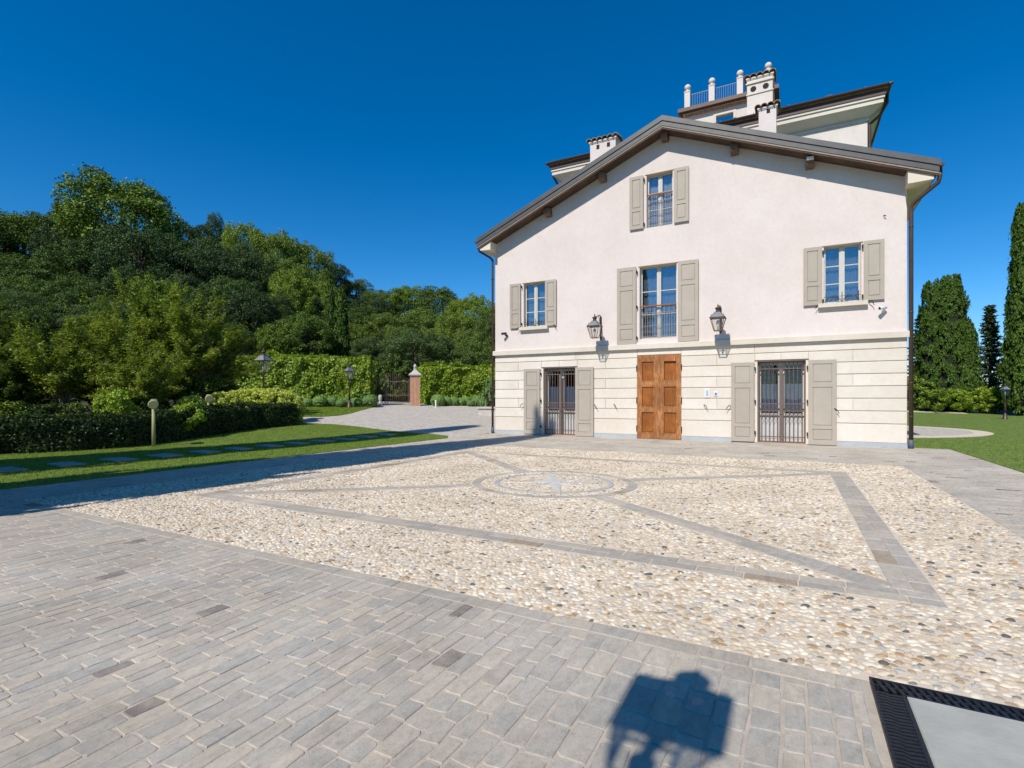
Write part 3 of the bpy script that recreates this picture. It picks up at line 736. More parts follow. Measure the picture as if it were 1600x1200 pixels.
# rusticated blocks, each its own stone
rows = [0.148, 0.72, 1.11, 1.50, 1.88, 2.26, 2.64, 3.018, 3.33]
hj = 0.011
for ri in range(8):
    za, zb = rows[ri] + (hj if ri else 0.002), rows[ri + 1] - (hj if ri < 7 else 0)
    cuts = [WX0, WX1]
    if ri in (6, 4, 2): cuts += [-10.06, -6.28, -2.26, 1.72]
    if ri == 7: cuts += [-7.49, -1.07]
    if ri == 6: cuts += [-8.21, -0.27]
    if ri == 6: cuts = [c for c in cuts if c not in (-6.28,)] + [-6.28]
    segs = []
    for a, b in zip(sorted(cuts), sorted(cuts)[1:]): segs.append((a, b, za, zb))
    for h in holes_lo:
        x0, x1, z0, z1 = h[0] - .0, h[1] + .0, h[2], h[3]
        if h[3] < 3.0: x0 -= 0.075; x1 += 0.075                            # plain band round the glazed doors
        top = z1 + (0.03 if h[3] < 3.0 else 0.008)
        out = []
        for a, b, c, d in segs:
            if b <= x0 or a >= x1 or c >= top: out.append((a, b, c, d)); continue
            if a < x0: out.append((a, x0, c, d))
            if b > x1: out.append((x1, b, c, d))
            if d > top + .05: out.append((max(a, x0), min(b, x1), top, d))
        segs = out
    for a, b, c, d in segs:
        if b - a < 0.05: continue
        e0 = 0.004 if a > WX0 + .01 else -.004; e1 = 0.004 if b < WX1 - .01 else -.004
        m = MB().cbox(a + e0, b - e1, YF - 0.004, YF + 0.03, c, d, 0.009)
        m.build('wall_block', M['wall_low'], wing)
for h in holes_lo[:2]:
    x0, x1, z1 = h[0], h[1], h[3]
    m = MB(); m.box(x0 - .074, x0, YF - .002, YF + .03, .02, z1); m.box(x1, x1 + .074, YF - .002, YF + .03, .02, z1); m.box(x0 - .074, x1 + .074, YF - .002, YF + .03, z1 + .001, z1 + .028)
    m.build('door_surround', M['reveal'], wing)
    MB().box(x0 - .08, x1 + .08, YF - .03, YF + .02, z1 + .029, z1 + .045).build('drip_cap', M['brown_metal'], wing)
    MB().box(x0 - .03, x1 + .03, YF - .03, YF + .4, -.02, .022).build('door_sill', plain('sill_terracotta', (0.50, 0.33, 0.24), 0.8, 0.12), wing)
for h in holes_up:
    x0, x1, z0, z1, dp = h
    MB().box(x0 - .05, x1 + .05, YF - .022, YF + .02, z1 + .003, z1 + .024).build('drip_cap', M['tan_strip'], wing)
# string course
sc = MB().prism([(YF - .12, ZS0 + .0), (YF + .02, ZS0 + .0), (YF + .02, ZS1 + .02), (YF - .10, ZS1), (YF - .12, ZS1 - .015)], 'x', WX0 - .06, WX1 + .06)
sc.build('string_course', M['trim'], wing)

# roof: deck with boarded soffit, sheet metal on top, stepped verge flashing
EL, ER = -11.72, 3.72; V0 = 18.7
def roof_strip(m, ya, yb, top, bot, ext=0.0):
    """inverted-V prism between heights roof_z-top and roof_z-bot"""
    a, b = EL - ext, ER + ext
    m.add([(a, ya, roof_z(a) - bot), (RX, ya, RZ - bot), (b, ya, roof_z(b) - bot), (b, ya, roof_z(b) - top), (RX, ya, RZ - top), (a, ya, roof_z(a) - top),
           (a, yb, roof_z(a) - bot), (RX, yb, RZ - bot), (b, yb, roof_z(b) - bot), (b, yb, roof_z(b) - top), (RX, yb, RZ - top), (a, yb, roof_z(a) - top)],
          [(0, 1, 4, 5), (1, 2, 3, 4), (7, 6, 11, 10), (8, 7, 10, 9), (6, 7, 1, 0), (7, 8, 2, 1), (5, 4, 10, 11), (4, 3, 9, 10), (2, 8, 9, 3), (6, 0, 5, 11)])
    return m
roof = empty('roof', (0, 0, 0), 0, wing)
roof_strip(MB(), V0 + .07, 26.5, .05, .395, -.06).build('roof_deck', M['soffit'], roof)
roof_strip(MB(), V0 + .02, 26.48, 0.0, .045).build('roof_sheet', M['metal_roof'], roof)
roof_strip(MB(), V0 - .035, V0 + .068, -.006, .17, .03).build('verge_flashing', M['metal_roof'], roof)
roof_strip(MB(), V0 - .005, V0 + .066, .182, .345, .01).build('verge_flashing', M['metal_roof'], roof)
roof_strip(MB(), V0 + .012, V0 + .067, .353, .40, 0).build('verge_strip', M['tan_strip'], roof)
roof_strip(MB(), V0 + .03, V0 + .068, .40, .45, 0).build('verge_board', M['soffit'], roof)
# soffit boards run along the slope: show joints
for s in (-1, 1):
    for k in range(4):
        y = V0 + .10 + k * .135
        m = MB(); a = RX; b = WX1 - .08 if s > 0 else WX0 + .08
        m.add([(a, y, RZ - .425), (b, y, roof_z(b) - .425), (b, y + .125, roof_z(b) - .425), (a, y + .125, RZ - .425), (a, y, RZ - .396), (b, y, roof_z(b) - .396), (b, y + .125, roof_z(b) - .396), (a, y + .125, RZ - .396)],
              [(0, 1, 2, 3), (4, 7, 6, 5), (0, 4, 5, 1), (1, 5, 6, 2), (2, 6, 7, 3), (3, 7, 4, 0)])
        m.build('soffit_board', M['soffit'], roof)
for X in (-8.62, -6.33, -4.0, -1.68, 0.55):
    zt = roof_z(X) - .43 - (.03 if X != -4.0 else 0)
    m = MB().prism([(18.93, zt), (YF + .1, zt), (YF + .1, zt - .27), (19.05, zt - .27), (18.97, zt - .22), (18.93, zt - .12)], 'x', X - .115, X + .115)
    m.build('purlin', M['purlin'], roof)
# boxed eaves at both ends
for s, e, wl_ in ((1, ER, WX1), (-1, EL, WX0)):
    o = e - s * .10; zb = roof_z(e) - .51
    MB().prism([(wl_ - s * .06, roof_z(wl_) - .401), (o, roof_z(o) - .401), (o, zb), (wl_ - s * .06, zb - .02)], 'y', V0 + .08, 26.4).build('eave_box', M['reveal'], wing)
# gutters and downpipes
for s, e in ((1, ER), (-1, EL)):
    m = MB(); c = (e + s * .055, roof_z(e) - .12); n = 10; out = []; inn = []
    for k in range(n + 1):
        a = math.pi + math.pi * k / n
        out.append((c[0] + .085 * math.cos(a), c[1] + .085 * math.sin(a))); inn.append((c[0] + .075 * math.cos(a), c[1] + .075 * math.sin(a)))
    m.prism(out + inn[::-1], 'y', V0 - .03, 26.4); m.prism(out, 'y', V0 - .034, V0 - .028)
    m.build('gutter', M['brown_metal'], wing)
px_r, px_l = WX1 + .085, WX0 - .085
m = MB().tube([(ER + .05, 18.86, 8.06), (ER + .05, 18.86, 7.86), (ER + .02, 18.89, 7.70), (px_r + .12, 19.16, 7.36), (px_r, 19.22, 7.22), (px_r, 19.22, 7.02), (px_r, 19.22, .24)], .058, 12)
m.build('downpipe', M['brown_metal'], wing, True)
m = MB().tube([(EL - .05, 18.86, 8.06), (EL - .05, 18.86, 7.92), (EL - .02, 18.90, 7.80), (px_l - .10, 19.16, 7.55), (px_l, 19.22, 7.43), (px_l, 19.22, 7.25), (px_l, 19.22, .24)], .048, 12)
m.build('downpipe', M['brown_metal'], wing, True)
for X in (px_r, px_l):
    MB().tube([(X, 19.22, .27), (X, 19.22, -.02)], .068, 12).build('pipe_shoe', plain('pipe_shoe_blue', (0.09, 0.11, 0.15), 0.5), wing, True)
    for z in (6.6, 4.05, 1.95, .95): MB().tube([(X, 19.22, z), (X, 19.22, z + .035)], .066, 12).build('pipe_clip', M['brown_metal'], wing, True)

# shutters
def shutter(x0, x1, z0, z1, panels, dogs=True):
    """louvreless panelled leaf folded back against the wall; panels: list of (z fraction from, to)"""
    th = .045; ya = YF - .035 - th; yb = YF - .035
    H = z1 - z0; W = x1 - x0
    rail = MB(); sw = min(.115, W * .2)
    pz = [(z0 + H * a, z0 + H * b) for a, b in panels]
    rail.box(x0, x0 + sw, ya, yb, z0, z1); rail.box(x1 - sw, x1, ya, yb, z0, z1)
    prev = z0
    for a, b in pz: rail.box(x0 + sw, x1 - sw, ya + .001, yb - .001, prev, a); prev = b
    rail.box(x0 + sw, x1 - sw, ya + .001, yb - .001, prev, z1)
    sh = rail.build('shutter', M['shutter'], wing)
    for a, b in pz:
        p = MB(); p.cbox(x0 + sw + .012, x1 - sw - .012, ya + .010, yb - .008, a + .012, b - .012, .016); p.box(x0 + sw, x1 - sw, ya + .026, yb - .004, a, b)
        p.build('panel', M['shutter'], sh)
    return sh
P3 = [(.055, .185), (.225, .68), (.735, .955)]; P3b = [(.055, .20), (.255, .70), (.755, .955)]; P2 = [(.07, .33), (.40, .94)]
def hinges(x, zs, s):
    for z in zs:
        m = MB(); m.box(x - .02, x + .02, YF - .085, YF - .03, z - .05, z + .05); m.tube([(x, YF - .09, z - .06), (x, YF - .09, z + .06)], .012, 6)
        m.build('hinge', M['iron'], wing)
for (a, b, c, d, P) in ((-9.77, -9.04, .045, 2.715, P3), (-7.49, -6.74, .02, 2.72, P3), (-1.79, -1.08, .045, 2.715, P3), (.515, 1.285, .02, 2.73, P3),
                        (-5.80, -5.08, 3.53, 6.42, P3b), (-3.56, -2.86, 3.54, 6.42, P3b), (-5.32, -4.81, 7.81, 9.775, P2), (-3.70, -3.19, 7.83, 9.785, P2),
                        (-10.43, -9.93, 4.44, 6.305, P2), (-8.80, -8.31, 4.45, 6.305, P2), (.37, .885, 4.49, 6.345, P2), (2.0, 2.52, 4.52, 6.35, P2)):
    sh = shutter(a, b, c, d, P)
for x, zs in ((-9.0, (.35, 1.4, 2.5)), (-1.045, (.35, 1.4, 2.5)), (.48, (.35, 1.4, 2.5)), (-5.04, (3.75, 4.9, 6.2)), (-4.775, (7.95, 9.6)), (-9.885, (4.6, 6.15)), (.915, (4.6, 6.15)), (1.967, (4.65, 6.2))):
    hinges(x, zs, 1)
# wrought shutter catches (curled iron) beside the ground floor leaves, and two stays on the bare wall
def catch(x, z, s, parent=wing):
    m = MB().tube([(x, YF - .08, z + .06), (x + s * .03, YF - .12, z + .05), (x + s * .09, YF - .13, z), (x + s * .11, YF - .12, z - .07), (x + s * .14, YF - .12, z - .10)], [.012, .014, .012, .010, .006], 6)
    m.tube([(x, YF + .01, z + .05), (x, YF - .09, z + .06)], .010, 6)
    m.build('shutter_catch', M['iron'], parent)
for x, z, s in ((-9.80, 1.22, -1), (-6.71, 1.20, 1), (-1.82, 1.20, -1), (1.22, 1.12, 1), (-5.93, 1.22, 1), (-2.68, 1.22, 1)): catch(x, z, s)
for x, z in ((-9.95, 4.30), (-8.42, 4.30), (.83, 4.33), (2.13, 4.33)): catch(x, z + .12, 1 if x in (-8.42, 2.13) else -1)

# windows with sashes, panes, curtains
def window(x0, x1, z0, z1, dp, rowsn=3, curtain='curtain', lowwhite=0.0):
    y = YF + dp - .07; W = x1 - x0
    fr = MB(); a = .055
    for p, q in ((x0, x0 + a), (x1 - a, x1)): fr.box(p, q, y, y + .06, z0, z1)
    fr.box(x0 + a, x1 - a, y, y + .06, z0, z0 + .07); fr.box(x0 + a, x1 - a, y, y + .06, z1 - a, z1)
    xm = (x0 + x1) / 2; fr.box(xm - .075, xm + .075, y - .012, y + .06, z0 + .07, z1 - a)
    fr.box(xm - .022, xm + .022, y - .028, y - .012, z0 + .07, z1 - a)
    wd = fr.build('window', M['sash'], wing)
    for p, q in ((x0 + a, xm - .075), (xm + .075, x1 - a)):
        zz = np.linspace(z0 + .07, z1 - a, rowsn + 1)
        for i in range(rowsn):
            MB().box(p + .002, q - .002, y + .022, y + .032, zz[i] + .01, zz[i + 1] - .01).build('pane', M['glass'], wd)
            if i: MB().box(p, q, y + .004, y + .048, zz[i] - .014, zz[i] + .014).build('muntin', M['sash'], wd)
    # pleated curtain hanging behind the panes
    c = MB(); n = 44
    V = []
    for i in range(n + 1):
        xx = x0 + .02 + (W - .04) * i / n; yy = y + .16 + .022 * math.sin(i * 1.55) + .01 * math.sin(i * .61)
        V += [(xx, yy, z0 + .02), (xx, yy, z1 - .02)]
    c.add(V, [(2 * i, 2 * i + 2, 2 * i + 3, 2 * i + 1) for i in range(n)]); c.build('curtain', M[curtain], wd, True)
    b = MB(); b.box(x0 - .3, x1 + .3, y + .30, y + 2.0, z0 - .3, z1 + .3)
    b.f = [f[::-1] for f in b.f if f != (0, 1, 5, 4)]; b.build('room', M['dark_room'], wd)
    return wd
for h in holes_up[:2]: window(*h, curtain='curtain_white' if h[2] > 7 else 'curtain')
for h in holes_up[2:]: window(*h)
for h in holes_up[2:]:
    x0, x1, z0 = h[0], h[1], h[2]
    MB().prism([(YF - .15, z0 - .13), (YF + .05, z0 - .13), (YF + .05, z0 + .012), (YF - .15, z0 - .004)], 'x', x0 - .16, x1 + .16).build('window_sill', M['trim'], wing)
    m = MB(); xm = (x0 + x1) / 2; y = YF + .08
    for s in (-1, 1):
        for k in (1.0, .72, .45):
            m.tube([(xm, y, z0 + .05), (xm + s * .16 * k, y, z0 + .05 + .20 * k), (xm + s * .34 * k, y, z0 + .10 + .12 * k), (xm + s * .47 * k, y, z0 + .05)], .008, 5)
        m.tube([(xm + s * .44, y, z0), (xm + s * .44, y, z0 + .36)], .009, 5)
    m.tube([(x0, y, z0 + .22), (x1, y, z0 + .22)], .007, 5); m.tube([(xm, y, z0), (xm, y, z0 + .36)], .009, 5)
    m.build('window_grille', M['iron'], wing)
def railing(x0, x1, z0, zt, y, wood=True):
    rl = empty('balcony_rail', (0, 0, 0), 0, wing)
    if wood: MB().box(x0, x1, y - .03, y + .03, zt - .02, zt + .025).build('handrail', M['handrail'], rl)
    m = MB()
    for z in (zt - .25, zt - .55 * (zt - z0) - .08, z0 + .08): m.box(x0, x1, y - .011, y + .011, z - .008, z + .008)
    n = max(int((x1 - x0) / .085), 4)
    for i in range(n + 1):
        x = x0 + .02 + (x1 - x0 - .04) * i / n
        m.box(x - .007, x + .007, y - .007, y + .007, z0, zt - .25)
        if i % 2 == 0: m.box(x - .007, x + .007, y - .0065, y + .0065, zt - .245, zt - .02)
        if i < n:
            xm = x + (x1 - x0 - .04) / n / 2
            m.tube([(x, y, zt - .26), (xm, y, zt - .36), (x + 2 * (xm - x), y, zt - .26)], .006, 5, False)
            m.tube([(x, y, z0 + .30), (xm, y, z0 + .20), (x + 2 * (xm - x), y, z0 + .30)], .006, 5, False)
    m.build('rail_bars', M['rail'], rl)
railing(-4.96, -3.62, 3.73, 4.93, YF + .10); railing(-4.70, -3.76, 7.83, 9.04, YF + .09)

# glazed doors behind iron grilles
def glazed_door(x0, x1, z0, z1, dp):
    y = YF + dp - .02; xm = (x0 + x1) / 2
    dr = MB(); a = .09
    for p, q in ((x0, xm), (xm, x1)):
        dr.box(p, p + a, y, y + .05, z0, z1); dr.box(q - a, q, y, y + .05, z0, z1)
        dr.box(p + a, q - a, y, y + .05, z1 - .12, z1); dr.box(p + a, q - a, y, y + .05, z0, z0 + .12); dr.box(p + a, q - a, y, y + .05, .90, 1.0)
    d = dr.build('glazed_door', M['sash'], wing)
    for p, q in ((x0 + a, xm - a), (xm + a, x1 - a)):
        MB().box(p, q, y + .02, y + .03, 1.0, z1 - .12).build('pane', M['doorglass'], d)
        MB().cbox(p, q, y + .008, y + .04, z0 + .12, .90, .02).build('panel', M['curtain_white'], d)
        c = MB(); V = []; n = 26
        for i in range(n + 1):
            xx = p + (q - p) * i / n; yy = y + .10 + .012 * math.sin(i * 1.9); V += [(xx, yy, 1.0), (xx, yy, z1 - .75)]
        c.add(V, [(2 * i, 2 * i + 2, 2 * i + 3, 2 * i + 1) for i in range(n)]); c.build('curtain', M['curtain'], d, True)
    b = MB(); b.box(x0 - .3, x1 + .3, y + .2, y + 2.2, z0 - .01, z1 + .3); b.f = [f[::-1] for f in b.f if f != (0, 1, 5, 4)]; b.build('room', M['dark_room'], d)
    gy = YF + .12
    g = empty('security_grille', (0, 0, 0), 0, wing)
    f = MB()
    f.box(x0, x0 + .05, gy, gy + .04, z0, z1); f.box(x1 - .05, x1, gy, gy + .04, z0, z1); f.box(x0 + .05, x1 - .05, gy, gy + .04, z1 - .05, z1)
    f.box(xm - .055, xm + .055, gy - .012, gy + .045, z0, z1 - .25)
    for z in (z1 - .25, 1.32, 1.08, .22, .05): f.box(x0 + .05, xm - .056, gy + .004, gy + .034, z - .016, z + .016); f.box(xm + .056, x1 - .05, gy + .004, gy + .034, z - .016, z + .016)
    f.build('grille_frame', M['grille'], g)
    for p, q in ((x0 + .05, xm - .055), (xm + .055, x1 - .05)):
        n = 5
        for i in range(n):
            x = p + (q - p) * (i + .5) / n
            m = MB().tube([(x, gy + .02, z0 + .02), (x, gy + .02, z1 - .05)], .011, 6)
            if i < n - 1:
                xr = x + (q - p) / n / 2
                m.tube([(xr + .032 * math.cos(t), gy + .018, 1.20 + .095 * math.sin(t)) for t in np.linspace(0, 6.283, 9)], .007, 5, False)
                m.tube([(x, gy + .018, 1.06), (xr, gy + .018, .93), (2 * xr - x, gy + .018, 1.06)], .007, 5, False)
                m.tube([(x, gy + .018, .80), (xr, gy + .018, .93), (2 * xr - x, gy + .018, .80)], .007, 5, False)
            m.build('grille_bar', M['grille'], g)
    MB().box(xm - .03, xm + .03, gy - .035, gy - .012, .98, 1.12).build('lock_box', M['grille'], g)
for h in holes_lo[:2]: glazed_door(*h)

# the worn wooden double door
def wood_door():
    x0, x1, z0, z1, dp = holes_lo[2]; xm = (x0 + x1) / 2 + .02
    back = MB().box(x0, x1, YF + .06, YF + .10, z0, z1).build('door', M['door'], wing)
    for p, q in ((x0, xm - .006), (xm + .006, x1)):
        f = MB(); sL = .15 if p == x0 else .13; sR = .17 if p == x0 else .15
        ya, yb = YF - .012, YF + .062
        f.box(p, p + sL, ya, yb, z0, z1); f.box(q - sR, q, ya, yb, z0, z1)
        zz = [(z0, z0 + .20), (1.02, 1.20), (1.96, 2.13), (z1 - .21, z1)]
        for a, b in zz: f.box(p + sL, q - sR, ya + .004, yb, a, b)
        lf = f.build('door_leaf', M['door_frame'], back)
        for (a, b), (c, d) in zip(zz, zz[1:]):
            m = MB().cbox(p + sL + .03, q - sR - .03, YF + .014, YF + .061, b + .03, c - .03, .02); m.build('panel', M['door'], back)
            k = MB(); A, B, Cc, D = p + sL, q - sR, b, c; t = .032
            k.box(A, B, ya - .008, yb, Cc, Cc + t); k.box(A, B, ya - .008, yb, D - t, D); k.box(A, A + t, ya - .007, yb, Cc + t, D - t); k.box(B - t, B, ya - .007, yb, Cc + t, D - t)
            k.build('moulding', M['door_frame'], back)
    MB().box(xm - .035, xm + .03, YF - .034, YF - .0125, z0 + .01, z1 - .01).build('meeting_strip', M['door_frame'], back)
    for x, zs in ((x0 - .012, (.38, 1.43, 2.62)), (x1 + .012, (.38, 1.43, 2.62))):
        for z in zs: MB().tube([(x, YF - .03, z - .11), (x, YF - .03, z + .11)], .017, 8).build('hinge', M['iron'], back)
    MB().lathe([(.0, 0), (.035, .001), (.035, .006), (0, .007)], n=12).build('keyhole_plate', M['iron'], back)
    k = back.children[-1]; k.location = (xm - .075, YF - .0125, 1.48); k.rotation_euler = (R(90), 0, 0)
wood_door()

# chimneys of the wing
def tile_row(parent, x0, x1, y0, y1, z, n, slope=.22):
    for i in range(n):
        x = x0 + (x1 - x0) * (i + .5) / n; r = (x1 - x0) / n * .52
        m = MB(); k = 7; out = []; inn = []
        for t in range(k + 1):
            a = math.pi * t / k; out.append((x + r * math.cos(a), r * .9 * math.sin(a))); inn.append((x + (r - .022) * math.cos(a), (r - .022) * .9 * math.sin(a)))
        pl_ = out + inn[::-1]; ym = (y0 + y1) / 2
        for ya, yb, za, zb in ((y0, ym, z, z + slope * (ym - y0)), (ym, y1, z + slope * (ym - y0), z)):
            nn = len(pl_)
            m.add([(p[0], ya, p[1] + za) for p in pl_] + [(p[0], yb, p[1] + zb) for p in pl_], [tuple(range(nn))[::-1], tuple(range(nn, 2 * nn))] + [(q, (q + 1) % nn, nn + (q + 1) % nn, nn + q) for q in range(nn)])
        m.build('roof_tile', M['clay'], parent)
def chimney(house, x0, x1, y0, y1, zb, zt, ntile, holes, mat, holes_round=False):
    m = MB().box(x0, x1, y0, y1, zb, zt - .10); e = .05
    m.box(x0 - e * .5, x1 + e * .5, y0 - e * .5, y1 + e * .5, zt - .10, zt - .06); m.box(x0 - e, x1 + e, y0 - e, y1 + e, zt - .06, zt)
    ch = m.build('chimney', mat, house)
    for x, z, s in holes:
        if holes_round:
            q = MB().lathe([(s, 0), (s, .03)], n=16).build('flue_hole', M['dark_room'], ch); q.location = (x, y0 + .012, z); q.rotation_euler = (R(90), 0, 0)
        else: MB().box(x - s, x + s, y0 - .004, y0 + .05, z - s * 1.4, z + s * 1.4).build('flue_hole', M['dark_room'], ch)
    tile_row(ch, x0 - .14, x1 + .14, y0 - .14, y1 + .14, zt, ntile)
    return ch
chimney(wing, -7.86, -6.70, 22.0, 22.8, 9.6, 12.90, 6, [(-7.50, 12.62, .07), (-7.02, 12.62, .07)], M['wall_up'])
chimney(wing, -1.07, -.47, 22.0, 22.6, 9.6, 12.62, 4, [(-.74, 12.44, .06)], M['wall_up'])

# ------------------------------------------------------------------ the main villa behind
villa = tag(empty('main_villa', (0, 0, 0)), 'tall main villa block with dark eaves and small tower rising behind the gable', 'house')
VX0, VX1, VY0, VY1, VZ = -10.98, 2.88, 26.52, 38.0, 13.35
MB().box(VX0, VX1, VY0, VY1, 0.0, VZ + .3).build('wall', M['villa'], villa)
def ring_box(m, e, z0, z1):
    m.box(VX0 - e, VX1 + e, VY0 - e, VY1 + e, z0, z1); return m
m = MB(); ring_box(m, .06, 13.28, 13.38); m.build('cornice', M['cornice'], villa)
# sloping plaster soffit with two mouldings
def frustum(m, e0, z0, e1, z1):
    a = [(VX0 - e0, VY0 - e0, z0), (VX1 + e0, VY0 - e0, z0), (VX1 + e0, VY1 + e0, z0), (VX0 - e0, VY1 + e0, z0)]
    b = [(VX0 - e1, VY0 - e1, z1), (VX1 + e1, VY0 - e1, z1), (VX1 + e1, VY1 + e1, z1), (VX0 - e1, VY1 + e1, z1)]
    return m.add(a + b, [(3, 2, 1, 0), (4, 5, 6, 7)] + [(i, (i + 1) % 4, 4 + (i + 1) % 4, 4 + i) for i in range(4)])
frustum(MB(), .02, 13.381, .46, 13.70).build('cornice', M['cornice'], villa)
m = MB(); ring_box(m, .50, 13.701, 13.83); m.build('cornice', M['cornice'], villa)
m = MB(); ring_box(m, .46, 13.831, 13.89); m.build('cornice', M['cornice'], villa)
m = MB(); ring_box(m, .54, 13.891, 13.99); m.build('cornice', M['cornice'], villa)
vroof = empty('roof', (0, 0, 0), 0, villa)
m = MB(); ring_box(m, .575, 13.991, 14.19); m.build('fascia', M['brown_metal'], vroof)
E0 = .66
hp = math.tan(R(19)); rise = (VY1 - VY0 + 2 * E0) / 2 * hp; ym = (VY0 + VY1) / 2; hx = (VY1 - VY0 + 2 * E0) / 2
MB().add([(VX0 - E0, VY0 - E0, 14.30), (VX1 + E0, VY0 - E0, 14.30), (VX1 + E0, VY1 + E0, 14.30), (VX0 - E0, VY1 + E0, 14.30), (VX0 - E0 + hx, ym, 14.30 + rise), (VX1 + E0 - hx + .01, ym, 14.30 + rise),
          (VX0 - E0, VY0 - E0, 14.20), (VX1 + E0, VY0 - E0, 14.20), (VX1 + E0, VY1 + E0, 14.20), (VX0 - E0, VY1 + E0, 14.20)],
         [(0, 1, 5, 4), (1, 2, 5), (2, 3, 4, 5), (3, 0, 4), (6, 7, 1, 0), (7, 8, 2, 1), (8, 9, 3, 2), (9, 6, 0, 3), (9, 8, 7, 6)]).build('hip_roof', M['clay'], vroof)
def run_gutter(p, q, parent, r=.085):
    p = Vector(p); q = Vector(q); d = (q - p).normalized(); n = Vector((-d.y, d.x, 0)); k = 8
    m = MB(); V = []
    for P in (p, q):
        for rr in (r, r - .012):
            for t in range(k + 1):
                a = math.pi + math.pi * t / k; V.append(P + n * rr * math.cos(a) + Vector((0, 0, rr * math.sin(a))))
    w_ = k + 1; F = []
    for t in range(k):
        F += [(t, t + 1, 2 * w_ + t + 1, 2 * w_ + t), (w_ + t + 1, w_ + t, 3 * w_ + t, 3 * w_ + t + 1)]
    for b in (0, 2 * w_): F += [(b + t, b + t + 1, b + w_ + t + 1, b + w_ + t) for t in range(k)] + [tuple(b + t for t in range(k + 1))]
    m.add(V, F)
    L = (q - p).length
    for i in range(int(L / 1.4)):
        c = p + d * (.5 + 1.4 * i); m.box(c.x - .012, c.x + .012, c.y - .012, c.y + .012, c.z - .02, c.z + .09)
    m.build('gutter', M['brown_metal'], parent)
G = E0 + .04
run_gutter((VX0 - G - .09, VY0 - G, 14.33), (VX1 + G + .09, VY0 - G, 14.33), vroof)
run_gutter((VX1 + G, VY0 - G - .09, 14.325), (VX1 + G, VY1 + G, 14.325), vroof)
run_gutter((VX0 - G, VY0 - G - .09, 14.325), (VX0 - G, VY1 + G, 14.325), vroof)
for X, s in ((VX1, 1), (VX0, -1)):
    MB().tube([(X + s * G, VY0 + .1, 14.24), (X + s * G, VY0 + .1, 13.9), (X + s * .45, VY0 + .1, 13.45), (X + s * .09, VY0 + .1, 13.15), (X + s * .09, VY0 + .1, 12.9), (X + s * .09, VY0 + .1, 0)], .06, 10).build('downpipe', M['brown_metal'], villa, True)
for x in (-9.0, -2.3, 1.5): tile_row(vroof, x - .12, x + .12, VY0 - .2, VY0 + .8, 14.55, 1)

# tower with dentil cornice, ball finials and railing
tower = empty('tower', (0, 0, 0), 0, villa)
TX0, TX1, TY0, TY1, TZ = -5.22, -.86, 30.4, 34.8, 17.50
tw = MB(); holed_wall(tw, TX0, TX1, 15.0, TZ, [(-3.60, -2.72, 16.55, 17.02, .2)], TY0)
tw.add([(TX0, TY0, 15), (TX0, TY1, 15), (TX0, TY1, TZ), (TX0, TY0, TZ)], [(0, 1, 2, 3)]); tw.add([(TX1, TY0, 15), (TX1, TY1, 15), (TX1, TY1, TZ), (TX1, TY0, TZ)], [(0, 1, 2, 3)]); tw.add([(TX0, TY1, 15), (TX1, TY1, 15), (TX1, TY1, TZ), (TX0, TY1, TZ)], [(0, 1, 2, 3)])
tw.build('tower_wall', M['villa'], tower)
reveals([(-3.60, -2.72, 16.55, 17.02, .2)], TY0 + .001).build('window_reveal', M['reveal'], tower)
m = MB()
for a in ((-3.74, -3.60, 16.40, 17.16), (-2.72, -2.58, 16.40, 17.16), (-3.60, -2.72, 17.02, 17.16), (-3.60, -2.72, 16.40, 16.55)): m.box(a[0], a[1], TY0 - .03, TY0 + .01, a[2], a[3])
m.build('window_surround', M['cornice'], tower)
MB().box(-3.60, -2.72, TY0 + .12, TY0 + .13, 16.55, 17.02).build('pane', glass_mat('tower_glass', .45), tower)
MB().box(-3.60, -2.72, TY0 + .2, TY0 + .22, 16.50, 17.06).build('room', M['dark_room'], tower)
m = MB()
for i in range(32):
    x = TX0 + .05 + i * (TX1 - TX0 - .1) / 31; m.box(x - .035, x + .035, TY0 - .16, TY0 + .01, TZ - .17, TZ - .075)
m.build('dentil_course', M['brick'], tower)
m = MB(); m.box(TX0 - .12, TX1 + .12, TY0 - .12, TY1 + .12, TZ - .07, TZ); m.build('cornice', M['villa'], tower)
m = MB(); m.box(TX0 - .34, TX1 + .34, TY0 - .40, TY1 + .34, TZ + .001, TZ + .20); m.build('tower_eave', M['brown_metal'], tower)
MB().tube([(TX0 - .3, TY0 - .34, TZ + .05), (TX0 - .3, TY0 - .3, TZ - .1), (TX0 - .05, TY0 - .06, TZ - .4), (TX0 - .05, TY0 - .06, 15.2)], .045, 8).build('downpipe', M['brown_metal'], tower, True)
FXS = (-5.08, -3.80, -2.38, -1.02)
for yy_ in (TY0 - .1, TY1 + .05):
    for x in FXS:
        m = MB(); m.box(x - .15, x + .15, yy_ - .15, yy_ + .15, TZ + .201, TZ + 1.12); m.box(x - .17, x + .17, yy_ - .17, yy_ + .17, TZ + 1.121, TZ + 1.17)
        pb = m.build('finial_post', M['villa'], tower)
        b = MB().lathe([(.10, 0), (.08, .05), (.13, .09)] + [(.175 * math.cos(a), .26 + .175 * math.sin(a)) for a in np.linspace(-1.1, 1.5, 9)], (x, yy_, TZ + 1.17), 14)
        b.build('ball', M['villa'], pb, True)
    m = MB()
    for a, b in zip(FXS, FXS[1:]):
        m.box(a + .152, b - .152, yy_ - .012, yy_ + .012, TZ + .98, TZ + 1.01); m.box(a + .152, b - .152, yy_ - .012, yy_ + .012, TZ + .30, TZ + .325)
        n = int((b - a - .3) / .11)
        for i in range(1, n):
            x = a + .15 + (b - a - .3) * i / n; m.box(x - .007, x + .007, yy_ - .007, yy_ + .007, TZ + .325, TZ + .98)
    m.build('tower_railing', M['rail'], tower)
